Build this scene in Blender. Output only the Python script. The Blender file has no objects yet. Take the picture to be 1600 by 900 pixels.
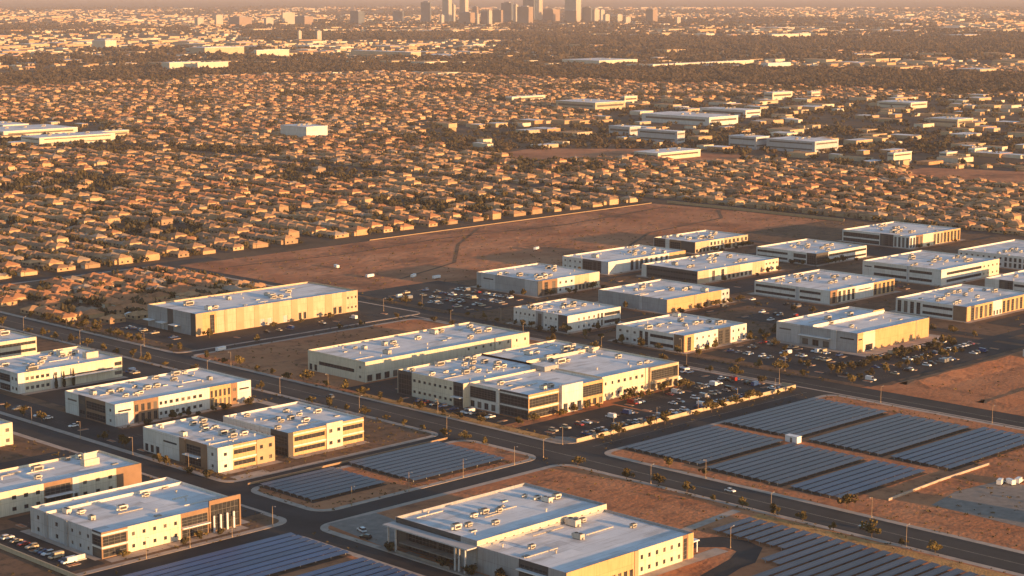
import bpy, math, random
import numpy as np
from math import radians as R
D = bpy.data
C = bpy.context.scene.collection
sc = bpy.context.scene
rnd = random.Random(11)
rng = np.random.default_rng(5)

# ------------------------------------------------------------------ camera, sky, sun, exposure
FPX, CAMH, PITCH = 2917.0, 200.0, math.atan(470 / 2917.0)
cam = D.objects.new('camera', D.cameras.new('camera')); C.objects.link(cam)
cam.location = (0, 0, CAMH); cam.rotation_euler = (math.pi / 2 - PITCH, 0, R(-45))
cam.data.sensor_width = 36; cam.data.lens = 36 * FPX / 1600
cam.data.clip_start = 1; cam.data.clip_end = 200000
sc.camera = cam
SUN_EL, SUN_ROT = R(5.8), R(172)
w = D.worlds.new('World'); sc.world = w; w.use_nodes = True
nt = w.node_tree
sky = nt.nodes.new('ShaderNodeTexSky'); sky.sky_type = 'NISHITA'; sky.sun_disc = False
sky.sun_elevation = SUN_EL; sky.sun_rotation = SUN_ROT; sky.altitude = 300; sky.air_density = 1.0; sky.dust_density = .8; sky.ozone_density = 1.7
nt.links.new(sky.outputs[0], nt.nodes['Background'].inputs[0]); nt.nodes['Background'].inputs[1].default_value = 0.125
sd = Vs = None
sun = D.objects.new('sun', D.lights.new('sun', 'SUN')); C.objects.link(sun)
sun.data.energy = 4.7; sun.data.angle = R(0.6); sun.data.color = (1.0, 0.535, 0.215)
from mathutils import Vector
sdir = Vector((math.sin(SUN_ROT) * math.cos(SUN_EL), math.cos(SUN_ROT) * math.cos(SUN_EL), math.sin(SUN_EL)))
sun.rotation_euler = sdir.to_track_quat('Z', 'Y').to_euler()
sc.view_settings.view_transform = 'Standard'; sc.view_settings.look = 'None'
sc.view_settings.gamma = 1; sc.view_settings.exposure = 1.17
sc.cycles.use_denoising = True
sc.cycles.max_bounces = 6; sc.cycles.diffuse_bounces = 3; sc.cycles.glossy_bounces = 2; sc.cycles.volume_bounces = 0

# ------------------------------------------------------------------ ground point under a pixel, and back
def at(px, py, z=0.0):
    a = (px - 800) / FPX; b = -(py - 450) / FPX
    fy = math.cos(PITCH) + b * math.sin(PITCH); uz = -math.sin(PITCH) + b * math.cos(PITCH)
    t = (CAMH - z) / -uz; s = math.sqrt(.5)
    return ((fy * t + a * t) * s, (fy * t - a * t) * s)
def proj(x, y, z=0.0):
    s = math.sqrt(.5); fw = (x + y) * s; rt = (x - y) * s; dz = z - CAMH
    d = fw * math.cos(PITCH) - dz * math.sin(PITCH); up = fw * math.sin(PITCH) + dz * math.cos(PITCH)
    return 800 + FPX * rt / d, 450 - FPX * up / d

# ------------------------------------------------------------------ materials
MATS = {}
def mat(name, col, rough=.85, var=.12, scale=.15, spec=.3, metal=0, bump=0, bscale=2., rand=0, col2=None, detail=4):
    m = D.materials.new(name); m.use_nodes = True; t = m.node_tree; n = t.nodes; l = t.links
    b = n['Principled BSDF']; b.inputs['Roughness'].default_value = rough; b.inputs['Metallic'].default_value = metal
    b.inputs['Specular IOR Level'].default_value = spec
    tc = n.new('ShaderNodeTexCoord')
    nz = n.new('ShaderNodeTexNoise'); nz.inputs['Scale'].default_value = scale; nz.inputs['Detail'].default_value = detail
    nz.inputs['Roughness'].default_value = .65
    l.new(tc.outputs['Object'], nz.inputs['Vector'])
    rp = n.new('ShaderNodeValToRGB'); l.new(nz.outputs[0], rp.inputs[0])
    lo = [c * (1 - var) for c in col]; hi = list(col2) if col2 else [min(1, c * (1 + var)) for c in col]
    rp.color_ramp.elements[0].position = .32; rp.color_ramp.elements[0].color = (*lo, 1)
    rp.color_ramp.elements[1].position = .68; rp.color_ramp.elements[1].color = (*hi, 1)
    out = rp.outputs[0]
    if rand:
        oi = n.new('ShaderNodeObjectInfo'); hs = n.new('ShaderNodeHueSaturation')
        mr = n.new('ShaderNodeMapRange'); mr.inputs[3].default_value = 1 - rand; mr.inputs[4].default_value = 1 + rand
        l.new(oi.outputs['Random'], mr.inputs[0]); l.new(mr.outputs[0], hs.inputs['Value'])
        l.new(out, hs.inputs['Color']); out = hs.outputs[0]
    l.new(out, b.inputs['Base Color'])
    if bump:
        n2 = n.new('ShaderNodeTexNoise'); n2.inputs['Scale'].default_value = bscale; n2.inputs['Detail'].default_value = 5
        l.new(tc.outputs['Object'], n2.inputs['Vector'])
        bp = n.new('ShaderNodeBump'); bp.inputs['Strength'].default_value = 1; bp.inputs['Distance'].default_value = bump
        l.new(n2.outputs[0], bp.inputs['Height']); l.new(bp.outputs[0], b.inputs['Normal'])
    MATS[name] = m
    return m
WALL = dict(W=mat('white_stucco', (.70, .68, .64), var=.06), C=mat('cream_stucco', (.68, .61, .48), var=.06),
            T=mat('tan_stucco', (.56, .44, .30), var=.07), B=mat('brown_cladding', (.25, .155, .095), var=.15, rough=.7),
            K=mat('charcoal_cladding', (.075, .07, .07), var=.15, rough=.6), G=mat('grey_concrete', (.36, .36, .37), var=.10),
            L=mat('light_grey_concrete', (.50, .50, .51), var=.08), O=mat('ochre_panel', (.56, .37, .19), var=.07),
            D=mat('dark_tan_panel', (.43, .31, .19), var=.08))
for k_ in 'WCTGLO':
    m = WALL[k_]; t = m.node_tree; n = t.nodes; l = t.links; b = n['Principled BSDF']; tc = [x for x in n if x.type == 'TEX_COORD'][0]; rp = [x for x in n if x.type == 'VALTORGB'][0]
    sx = n.new('ShaderNodeSeparateXYZ'); l.new(tc.outputs['Object'], sx.inputs[0]); ad = n.new('ShaderNodeMath'); l.new(sx.outputs[0], ad.inputs[0]); l.new(sx.outputs[1], ad.inputs[1])
    cb = n.new('ShaderNodeCombineXYZ'); l.new(ad.outputs[0], cb.inputs[0]); l.new(sx.outputs[2], cb.inputs[1])
    br = n.new('ShaderNodeTexBrick'); br.offset = 0; br.inputs['Scale'].default_value = 1; br.inputs['Mortar Size'].default_value = .07; br.inputs['Brick Width'].default_value = 6.4; br.inputs['Row Height'].default_value = 4.9
    br.inputs[1].default_value = (1, 1, 1, 1); br.inputs[2].default_value = (.91, .9, .88, 1); br.inputs[3].default_value = (.68, .66, .63, 1); l.new(cb.outputs[0], br.inputs[0])
    mp = n.new('ShaderNodeMapping'); mp.inputs['Scale'].default_value = (1.4, .12, 1); l.new(cb.outputs[0], mp.inputs[0]); st_ = n.new('ShaderNodeTexNoise'); st_.inputs['Scale'].default_value = 1; st_.inputs['Detail'].default_value = 5; l.new(mp.outputs[0], st_.inputs['Vector'])
    r2 = n.new('ShaderNodeValToRGB'); r2.color_ramp.elements[0].position = .3; r2.color_ramp.elements[0].color = (.84, .81, .77, 1); r2.color_ramp.elements[1].position = .55; r2.color_ramp.elements[1].color = (1, 1, 1, 1); l.new(st_.outputs[0], r2.inputs[0])
    cur = rp.outputs[0]
    for src in (br.outputs[0], r2.outputs[0]):
        mx = n.new('ShaderNodeMix'); mx.data_type = 'RGBA'; mx.blend_type = 'MULTIPLY'; mx.inputs[0].default_value = 1; l.new(cur, mx.inputs[6]); l.new(src, mx.inputs[7]); cur = mx.outputs[2]
    l.new(cur, b.inputs['Base Color'])
def roof_mat():
    m = mat('white_membrane_roof', (.76, .77, .79), rough=.8, var=.10, scale=.09, detail=6)
    t = m.node_tree; n = t.nodes; l = t.links; b = n['Principled BSDF']
    tc = [x for x in n if x.type == 'TEX_COORD'][0]; rp = [x for x in n if x.type == 'VALTORGB'][0]
    br = n.new('ShaderNodeTexBrick'); br.inputs['Scale'].default_value = 1; br.inputs['Mortar Size'].default_value = .09
    br.inputs['Brick Width'].default_value = 26; br.inputs['Row Height'].default_value = 6
    br.inputs[1].default_value = (1, 1, 1, 1); br.inputs[2].default_value = (.95, .95, .95, 1); br.inputs[3].default_value = (.72, .7, .68, 1)
    l.new(tc.outputs['Object'], br.inputs[0])
    mx = n.new('ShaderNodeMix'); mx.data_type = 'RGBA'; mx.blend_type = 'MULTIPLY'; mx.inputs[0].default_value = 1
    l.new(rp.outputs[0], mx.inputs[6]); l.new(br.outputs[0], mx.inputs[7])
    w2 = n.new('ShaderNodeTexNoise'); w2.inputs['Scale'].default_value = .05; w2.inputs['Detail'].default_value = 7; w2.inputs['Roughness'].default_value = .7
    mp = n.new('ShaderNodeMapping'); mp.inputs['Scale'].default_value = (.5, 2.2, 1); l.new(tc.outputs['Object'], mp.inputs[0]); l.new(mp.outputs[0], w2.inputs['Vector'])
    r2 = n.new('ShaderNodeValToRGB'); r2.color_ramp.elements[0].position = .34; r2.color_ramp.elements[0].color = (.62, .59, .56, 1)
    r2.color_ramp.elements[1].position = .52; r2.color_ramp.elements[1].color = (1, 1, 1, 1); l.new(w2.outputs[0], r2.inputs[0])
    m2 = n.new('ShaderNodeMix'); m2.data_type = 'RGBA'; m2.blend_type = 'MULTIPLY'; m2.inputs[0].default_value = 1
    l.new(mx.outputs[2], m2.inputs[6]); l.new(r2.outputs[0], m2.inputs[7]); l.new(m2.outputs[2], b.inputs['Base Color'])
    return m
ROOF = roof_mat(); RPAT = [mat('grey_roof_patch', (.55, .55, .56), var=.15, scale=.4), mat('white_roof_patch', (.82, .82, .83), var=.06, scale=.4)]
GLASS = mat('dark_window_glass', (.035, .036, .04), rough=.22, var=.5, scale=.7, spec=.35)
FRAME = mat('window_frame', (.16, .15, .14), rough=.5)
METAL = mat('galvanised_metal', (.42, .42, .42), rough=.5, var=.2, scale=1.5)
UNIT = mat('rooftop_unit_metal', (.52, .48, .42), rough=.6, var=.15, scale=1., rand=.3)
DARKM = mat('dark_grille', (.05, .05, .05), rough=.6)
WHITE = mat('white_paint', (.78, .78, .78), rough=.5, var=.05)
ASPH = mat('asphalt', (.018, .019, .022), rough=.85, var=.3, scale=.05, col2=(.042, .042, .043), detail=9)
ASPH2 = mat('worn_asphalt', (.042, .041, .041), rough=.9, var=.3, scale=.05, detail=8)
CONC = mat('pale_concrete', (.42, .34, .28), rough=.9, var=.2, scale=.2, detail=7)
PAVE = mat('grey_paving', (.25, .215, .185), rough=.9, var=.2, scale=.3, detail=6)
MARK = mat('road_paint', (.26, .24, .19), rough=.8, var=.4, scale=.3)
def dirt(name, a, b, c, s1, s2, bump, bs):
    m = mat(name, a, rough=1, var=.1, scale=s1, col2=b, detail=9, spec=.1, bump=bump, bscale=bs)
    t = m.node_tree; n = t.nodes; l = t.links; bs_ = n['Principled BSDF']
    tc = [x for x in n if x.type == 'TEX_COORD'][0]; rp = [x for x in n if x.type == 'VALTORGB'][0]
    nz = n.new('ShaderNodeTexNoise'); nz.inputs['Scale'].default_value = s2; nz.inputs['Detail'].default_value = 9; nz.inputs['Roughness'].default_value = .7
    l.new(tc.outputs['Object'], nz.inputs['Vector'])
    r2 = n.new('ShaderNodeValToRGB'); r2.color_ramp.elements[0].position = .50; r2.color_ramp.elements[0].color = (0, 0, 0, 1)
    r2.color_ramp.elements[1].position = .66; r2.color_ramp.elements[1].color = (1, 1, 1, 1); l.new(nz.outputs[0], r2.inputs[0])
    mx = n.new('ShaderNodeMix'); mx.data_type = 'RGBA'; l.new(r2.outputs[0], mx.inputs[0]); l.new(rp.outputs[0], mx.inputs[6]); mx.inputs[7].default_value = (*c, 1)
    l.new(mx.outputs[2], bs_.inputs['Base Color'])
    return m
DIRT = dirt('red_desert_dirt', (.46, .17, .075), (.55, .25, .125), (.25, .11, .06), .025, .09, .35, .5)
FIELD = dirt('red_field_dirt', (.36, .135, .065), (.58, .27, .145), (.18, .09, .055), .016, .014, .9, .15)
GROUND = dirt('valley_ground', (.10, .07, .047), (.16, .11, .075), (.05, .042, .03), .004, .011, .6, .1)
YARD = dirt('yard_gravel', (.15, .09, .055), (.23, .14, .09), (.06, .05, .04), .05, .15, .2, .4)
def panel_mat(nm='solar_glass', cl=(.024, .030, .056), sp=.42):
    m = mat(nm, cl, rough=.32, var=.2, scale=.08, spec=sp, rand=.2)
    t = m.node_tree; n = t.nodes; l = t.links; b = n['Principled BSDF']
    tc = [x for x in n if x.type == 'TEX_COORD'][0]; rp = [x for x in n if x.type == 'VALTORGB'][0]
    br = n.new('ShaderNodeTexBrick'); br.offset = 0; br.inputs['Scale'].default_value = 1; br.inputs['Mortar Size'].default_value = .035
    br.inputs['Brick Width'].default_value = 1.1; br.inputs['Row Height'].default_value = 1.75
    br.inputs[1].default_value = (0, 0, 0, 1); br.inputs[2].default_value = (0, 0, 0, 1); br.inputs[3].default_value = (1, 1, 1, 1)
    l.new(tc.outputs['Object'], br.inputs[0])
    mx = n.new('ShaderNodeMix'); mx.data_type = 'RGBA'; l.new(br.outputs[0], mx.inputs[0]); l.new(rp.outputs[0], mx.inputs[6]); mx.inputs[7].default_value = (.20, .19, .19, 1)
    src = [k for k in t.links if k.to_socket == b.inputs['Base Color']][0].from_node
    if src.type == 'HUE_SAT': l.new(mx.outputs[2], src.inputs['Color'])
    else: l.new(mx.outputs[2], b.inputs['Base Color'])
    return m
PANEL = panel_mat(); PANELB = panel_mat('blue_solar_glass', (.010, .042, .15), .45); PANELM = panel_mat('blue_grey_solar_glass', (.015, .034, .092), .42)
DRYG = dirt('dry_verge_grass', (.46, .24, .085), (.58, .33, .13), (.25, .13, .06), .08, .2, .35, 1.2)
ROWSHADE = mat('row_gap_shade', (.08, .06, .045), rough=1, var=.4, scale=.4, col2=(.16, .10, .07))  # dark brown that paints the shade in the gaps between solar rows
TINT = mat('tinted_window', (.12, .105, .09), rough=.4)
LEAF = mat('dry_foliage', (.085, .07, .022), rough=.9, var=.45, scale=.5, col2=(.17, .12, .04), spec=.15, rand=.35)
LEAFD = mat('dark_green_foliage', (.050, .044, .022), rough=.9, var=.35, scale=.3, col2=(.095, .075, .038), spec=.15)
WOOD = mat('woodland_foliage', (.055, .043, .026), rough=1, var=.35, scale=.02, col2=(.105, .075, .042), spec=.1)
BARK = mat('bark', (.12, .085, .06), rough=1)
HROOF = [mat('tile_roof_%s' % k, c, rough=.9, var=.22, scale=.25, rand=.15, detail=6, spec=.15) for k, c in
         (('terracotta', (.44, .205, .10)), ('sand', (.50, .285, .145)), ('brown', (.34, .20, .12)), ('grey', (.36, .27, .20)))]
HWALL = [mat('house_stucco_%s' % k, c, rough=.95, var=.1, scale=.3) for k, c in (('sand', (.46, .305, .17)), ('cream', (.52, .37, .22)), ('taupe', (.33, .225, .14)))]
PAINT = dict(white=mat('white_car_paint', (.78, .78, .78), rough=.25, var=.03, spec=.6), silver=mat('silver_car_paint', (.42, .43, .45), rough=.25, var=.03, metal=.6),
             black=mat('black_car_paint', (.015, .015, .017), rough=.2, spec=.6), grey=mat('grey_car_paint', (.13, .135, .14), rough=.25, spec=.6),
             blue=mat('blue_car_paint', (.03, .07, .2), rough=.25, spec=.6), red=mat('red_car_paint', (.28, .03, .025), rough=.25, spec=.6),
             beige=mat('beige_car_paint', (.5, .42, .3), rough=.3, spec=.5))
TYRE = mat('tyre_rubber', (.02, .02, .02), rough=.9)
LAMPG = mat('lamp_lens', (.6, .58, .5), rough=.3)
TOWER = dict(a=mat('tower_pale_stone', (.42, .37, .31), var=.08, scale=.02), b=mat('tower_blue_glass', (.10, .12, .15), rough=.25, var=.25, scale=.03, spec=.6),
             c=mat('tower_brown_stone', (.27, .20, .16), var=.1, scale=.02))

# ------------------------------------------------------------------ mesh helper and object helpers
class M:
    def __init__(s): s.v = []; s.f = []; s.m = []
    def quad(s, a, b, c, d, m=0):
        i = len(s.v); s.v += [a, b, c, d]; s.f.append((i, i + 1, i + 2, i + 3)); s.m.append(m)
    def poly(s, pts, m=0):
        i = len(s.v); s.v += list(pts); s.f.append(tuple(range(i, i + len(pts)))); s.m.append(m)
    def box(s, x0, x1, y0, y1, z0, z1, m=0, bottom=True):
        i = len(s.v)
        s.v += [(x0, y0, z0), (x1, y0, z0), (x1, y1, z0), (x0, y1, z0), (x0, y0, z1), (x1, y0, z1), (x1, y1, z1), (x0, y1, z1)]
        fs = [(4, 5, 6, 7), (0, 1, 5, 4), (1, 2, 6, 5), (2, 3, 7, 6), (3, 0, 4, 7)] + ([(3, 2, 1, 0)] if bottom else [])
        s.f += [tuple(i + k for k in f) for f in fs]; s.m += [m] * len(fs)
    def tube(s, a, b, r0, r1, n=6, m=0, cap=True):
        a = Vector(a); b = Vector(b); d = (b - a).normalized(); u = d.orthogonal().normalized(); v = d.cross(u); i = len(s.v)
        for p, r in ((a, r0), (b, r1)):
            for k in range(n):
                t = 2 * math.pi * k / n; s.v.append(tuple(p + u * (r * math.cos(t)) + v * (r * math.sin(t))))
        for k in range(n):
            s.f.append((i + k, i + (k + 1) % n, i + n + (k + 1) % n, i + n + k)); s.m.append(m)
        if cap: s.f.append(tuple(range(i + n, i + 2 * n))); s.m.append(m)
    def mesh(s, name, mats):
        me = D.meshes.new(name); me.from_pydata(s.v, [], s.f)
        for q in (mats if isinstance(mats, (list, tuple)) else [mats]): me.materials.append(q)
        if any(s.m): me.polygons.foreach_set('material_index', s.m)
        me.update(); return me
    def build(s, name, mats, parent=None, loc=(0, 0, 0)):
        return link(name, s.mesh(name, mats), parent, loc)
def link(name, me, parent=None, loc=(0, 0, 0), rz=0):
    o = D.objects.new(name, me); C.objects.link(o); o.location = loc
    if rz: o.rotation_euler = (0, 0, rz)
    if parent: o.parent = parent
    return o
def tag(o, label, cat, group=None, kind=None):
    o['label'] = label; o['category'] = cat
    if group: o['group'] = group
    if kind: o['kind'] = kind
    return o
def thing(name, label, cat, loc, rz=0, group=None):
    o = D.objects.new(name, None); C.objects.link(o); o.location = loc; o.rotation_euler = (0, 0, rz); o.empty_display_size = 1
    return tag(o, label, cat, group)
KIDS = {}
def copy_tree(o, parent=None, kids=None):
    c = o.copy(); C.objects.link(c); c.parent = parent
    for ch in list(o.children): copy_tree(ch, c)
    return c
def struct(name, m, mats, loc=(0, 0, 0)):
    o = m.build(name, mats, None, loc); o['kind'] = 'structure'; return o
def ordn(k):
    return {1: 'first', 2: 'second', 3: 'third', 4: 'fourth', 5: 'fifth', 6: 'sixth', 7: 'seventh', 8: 'eighth', 9: 'ninth', 10: 'tenth', 11: 'eleventh', 12: 'twelfth'}.get(
        k, '%d%s' % (k, 'th' if 10 <= k % 100 <= 20 else {1: 'st', 2: 'nd', 3: 'rd'}.get(k % 10, 'th')))

# ------------------------------------------------------------------ ground, roads, blocks
g = M(); g.quad((-2500, -2500, 0), (60000, -2500, 0), (60000, 60000, 0), (-2500, 60000, 0)); struct('ground', g, GROUND)
def rrect(x0, x1, y0, y1, r, n=6):
    pts = []
    for cx, cy, a0 in ((x1 - r, y0 + r, -90), (x1 - r, y1 - r, 0), (x0 + r, y1 - r, 90), (x0 + r, y0 + r, 180)):
        for k in range(n + 1):
            a = R(a0 + 90 * k / n); pts.append((cx + r * math.cos(a), cy + r * math.sin(a)))
    return pts
def sheet(name, pts, z, m_):
    q = M(); q.poly([(x, y, z) for x, y in pts]); return struct(name, q, m_)
def rect(name, x0, x1, y0, y1, z, m_): return sheet(name, [(x0, y0), (x1, y0), (x1, y1), (x0, y1)], z, m_)
def block(x0, x1, y0, y1, r, m_=DIRT, name='verge', sw=3.0, gap=0):
    """a raised block: kerb and pavement ring, then the earth inside"""
    o = rrect(x0, x1, y0, y1, r); i = rrect(x0 + sw, x1 - sw, y0 + sw, y1 - sw, max(.5, r - sw)); n = len(o); q = M()
    for k in range(n):
        a, b, c, d = o[k], o[(k + 1) % n], i[(k + 1) % n], i[k]
        q.quad((*a, .15), (*b, .15), (*c, .15), (*d, .15)); q.quad((*a, 0), (*b, 0), (*b, .15), (*a, .15))
    struct('pavement', q, CONC); sheet(name, i, .15, m_)
rect('road', 290, 783, 100, 1143, .03, ASPH)
rect('yard', 783, 1345, 515, 945, .03, YARD)
for k, (a, b, c, d) in enumerate(((783, 1345, 547, 556), (783, 980, 644, 650), (783, 1345, 722, 731), (870, 1345, 785, 791), (800, 1345, 858, 866), (941, 951, 520, 940), (1063, 1072, 560, 940), (1174, 1184, 560, 940),
    (790, 846, 556, 645), (783, 935, 526, 572), (893, 941, 645, 700), (937, 972, 640, 722), (950, 1070, 757, 785), (786, 864, 826, 936), (1170, 1228, 790, 858), (984, 1090, 866, 872), (1064, 1088, 640, 722), (1040, 1110, 851, 895), (985, 1060, 556, 582), (838, 875, 745, 800), (1160, 1195, 640, 735))): rect('car_park', a, b, c, d, .075 + .003 * k, ASPH)
rect('road', 783, 820, 1126, 1143, .03, ASPH)
# worn lighter carriageway of the wide main road and of the second road
rect('road', 564.5, 581, 100, 1149, .05, ASPH2)
block(584, 756, 100, 532, 8); block(584, 756, 551, 838, 9); block(584, 770, 846, 1133, 8, YARD, 'yard')
block(439, 563, 543, 593, 9); block(440, 561, 604, 1010, 7, YARD, 'yard'); block(300, 426, 542, 1000, 8, YARD, 'yard')
block(425, 563, 100, 532, 9); block(280, 416, 100, 532, 9)
# red field and the other bare earth
sheet('field', [(779, 1122), (800, 1121), (970, 1124), (1322, 1134), (1332, 1050), (1332, 945), (1180, 944), (1085, 945), (1062, 924), (958, 924), (945, 905), (860, 930), (800, 930), (779, 960)], .10, FIELD)
sheet('field', [at(*p) for p in ((760, 243), (830, 232), (1000, 233), (1180, 243), (1140, 256), (980, 246), (850, 250))], .06, FIELD)
sheet('field', [at(*p) for p in ((1400, 268), (1450, 262), (1640, 270), (1640, 292), (1530, 282), (1440, 276))], .06, FIELD)
sheet('field', [(796, 440), (1010, 400), (1010, 514), (940, 520), (796, 522)], .10, DIRT)
sheet('field', [(779, 400), (796, 400), (796, 520), (779, 530)], .10, DIRT)
rect('verge', 778.5, 784, 530, 915, .12, YARD); rect('pavement', 757, 758.5, 405, 1120, .13, CONC)
rect('verge', 551.5, 558.5, 300, 424, .17, DRYG); rect('verge', 586, 592, 553, 700, .17, DRYG)
def track(pts, w_):
    q = M()
    for (a, b) in zip(pts, pts[1:]):
        d = (Vector(b) - Vector(a)).normalized(); n_ = Vector((-d.y, d.x)) * w_ / 2; q.quad((a[0] - n_.x, a[1] - n_.y, .19), (b[0] - n_.x, b[1] - n_.y, .19), (b[0] + n_.x, b[1] + n_.y, .19), (a[0] + n_.x, a[1] + n_.y, .19))
    struct('path', q, YARD if w_ < 3.5 else CONC)
track([(800, 1090), (900, 1080), (1010, 1095), (1150, 1085), (1310, 1110)], 3); track([(850, 960), (930, 990), (1000, 1060), (1080, 1120)], 2.6); track([(1090, 960), (1160, 1000), (1280, 1020), (1325, 1060)], 2.8)
track([(470, 437), (520, 430), (556, 433)], 4)
b_ = M()   # banks of earth facing the sun
for (x0, x1, y0, y1, h_) in ((800, 1005, 500, 521, 1.5), (790, 1000, 452, 470, .7)):
    n = 24
    for k in range(n):
        xa = x0 + (x1 - x0) * k / n; xb = x0 + (x1 - x0) * (k + 1) / n
        ha = h_ * (.75 + .25 * math.sin(k * 1.7)) * min(1, k / 2); hb = h_ * (.75 + .25 * math.sin((k + 1) * 1.7)) * min(1, (n - k - 1) / 2 + .2)
        ym = y0 + (y1 - y0) * .75
        b_.quad((xa, y0, .1), (xb, y0, .1), (xb, ym, .1 + hb), (xa, ym, .1 + ha)); b_.quad((xa, ym, .1 + ha), (xb, ym, .1 + hb), (xb, y1, .1), (xa, y1, .1))
struct('terrain', b_, DIRT)
# paved yards and car parks laid inside the blocks
LOTS = [(599, 768, 848, 880, ASPH), (599, 622, 880, 952, ASPH), (746, 768, 880, 952, ASPH), (592, 606, 598, 712, ASPH), (662, 752, 556, 594, ASPH), (719, 752, 594, 640, ASPH),
        (592, 660, 556, 590, ASPH), (606, 720, 686, 712, ASPH), (331, 346, 548, 610, ASPH), (443, 556, 668, 715, ASPH), (443, 463, 715, 905, ASPH), (470, 556, 768, 812, ASPH), (530, 557, 668, 900, ASPH),
        (443, 484, 860, 900, ASPH), (350, 424, 604, 622, ASPH), (336, 424, 656, 700, ASPH), (415, 424, 560, 700, ASPH)]
for k, (a, b, c, d, m_) in enumerate(LOTS): rect('car_park', a, b, c, d, .17 + .004 * k, m_)
sheet('pavement', [(613, 330), (668, 330), (668, 384), (640, 388), (616, 384)], .19, PAVE)
sheet('road', [(500, 387), (508, 387), (524, 396), (527, 405), (524, 416), (508, 424), (498, 424), (498, 414), (508, 413), (515, 406), (514, 400), (505, 396), (430, 380), (430, 370)], .18, ASPH)
sheet('pavement', [(426, 407), (431, 407), (431, 492), (426, 496)], .19, PAVE); sheet('pavement', [(432, 402), (500, 402), (512, 402), (512, 408), (432, 408)], .18, CONC)
rect('flower_bed', 426.8, 430.4, 462, 476, .22, DIRT); rect('flower_bed', 427.2, 430.6, 483, 490, .22, DIRT); rect('flower_bed', 436, 496, 399, 402, .2, DIRT)
sheet('pavement', [(428, 494), (432, 531), (455, 529), (452, 494)], .20, PAVE)
mk = M()
for x in (572.6, 573.0): mk.quad((x, 100, .06), (x + .18, 100, .06), (x + .18, 1100, .06), (x, 1100, .06))
for x in (766.3, 766.8): mk.quad((x, 400, .06), (x + .18, 400, .06), (x + .18, 1110, .06), (x, 1110, .06))
for y in (541.4, 541.8): mk.quad((592, y, .06), (750, y, .06), (750, y + .16, .06), (592, y + .16, .06))
struct('road_markings', mk, MARK)
for k, (a, b, c, d) in enumerate(((447, 464, 606, 612), (470, 484, 668, 674), (541, 546, 700, 768), (529, 534, 640, 668), (345, 349, 553, 604), (409, 413, 553, 604), (348, 408, 547, 552), (448, 478, 616, 620.5), (485, 527, 616, 620.5), (464, 541, 717, 721.5), (469, 530, 811, 815.5))): rect('footpath', a, b, c, d, .24 + .003 * k, CONC)

# ------------------------------------------------------------------ business park buildings
UNITS = []; W_R = random.Random(3)
def unit_meshes():
    for (lx, ly, lz) in ((3.6, 2.5, 2.2), (2.6, 2.3, 1.9), (4.8, 2.7, 2.4), (2.0, 2.0, 1.5)):
        q = M(); q.box(-lx / 2, lx / 2, -ly / 2, ly / 2, .25, lz); q.box(-lx / 2 + .1, lx / 2 - .1, -ly / 2 + .1, ly / 2 - .1, 0, .25, 1)
        q.box(lx / 2, lx / 2 + .7, -ly / 2 + .3, ly / 2 - .3, .8, lz - .2, 0)
        for k in range(2):
            cx = -lx / 4 + k * lx / 2; q.tube((cx, 0, lz), (cx, 0, lz + .18), ly * .3, ly * .3, 10, 1)
        q.box(-lx / 2 + .2, lx / 2 - .2, -ly / 2 - .04, -ly / 2, .6, lz - .5, 1)
        q.box(-lx / 2 - .9, -lx / 2, -.4, .4, .3, 1.0, 0)
        UNITS.append(q.mesh('rooftop_unit', [UNIT, DARKM]))
    q = M(); q.tube((0, 0, 0), (0, 0, .9), .3, .3, 8); q.tube((0, 0, .9), (0, 0, 1.15), .5, .5, 8); UNITS.append(q.mesh('roof_vent', [UNIT]))
    q = M(); q.box(-1.4, 1.4, -.8, .8, 0, .35); q.box(-1.3, 1.3, -.7, .7, .35, .5, 1); UNITS.append(q.mesh('roof_hatch', [UNIT, GLASS]))
unit_meshes()
def P3(side, Lx, Ly, s, o, z):
    return {'S': (s, -o, z), 'W': (-o, s, z), 'N': (s, Ly + o, z), 'E': (Lx + o, s, z)}[side]
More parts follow.
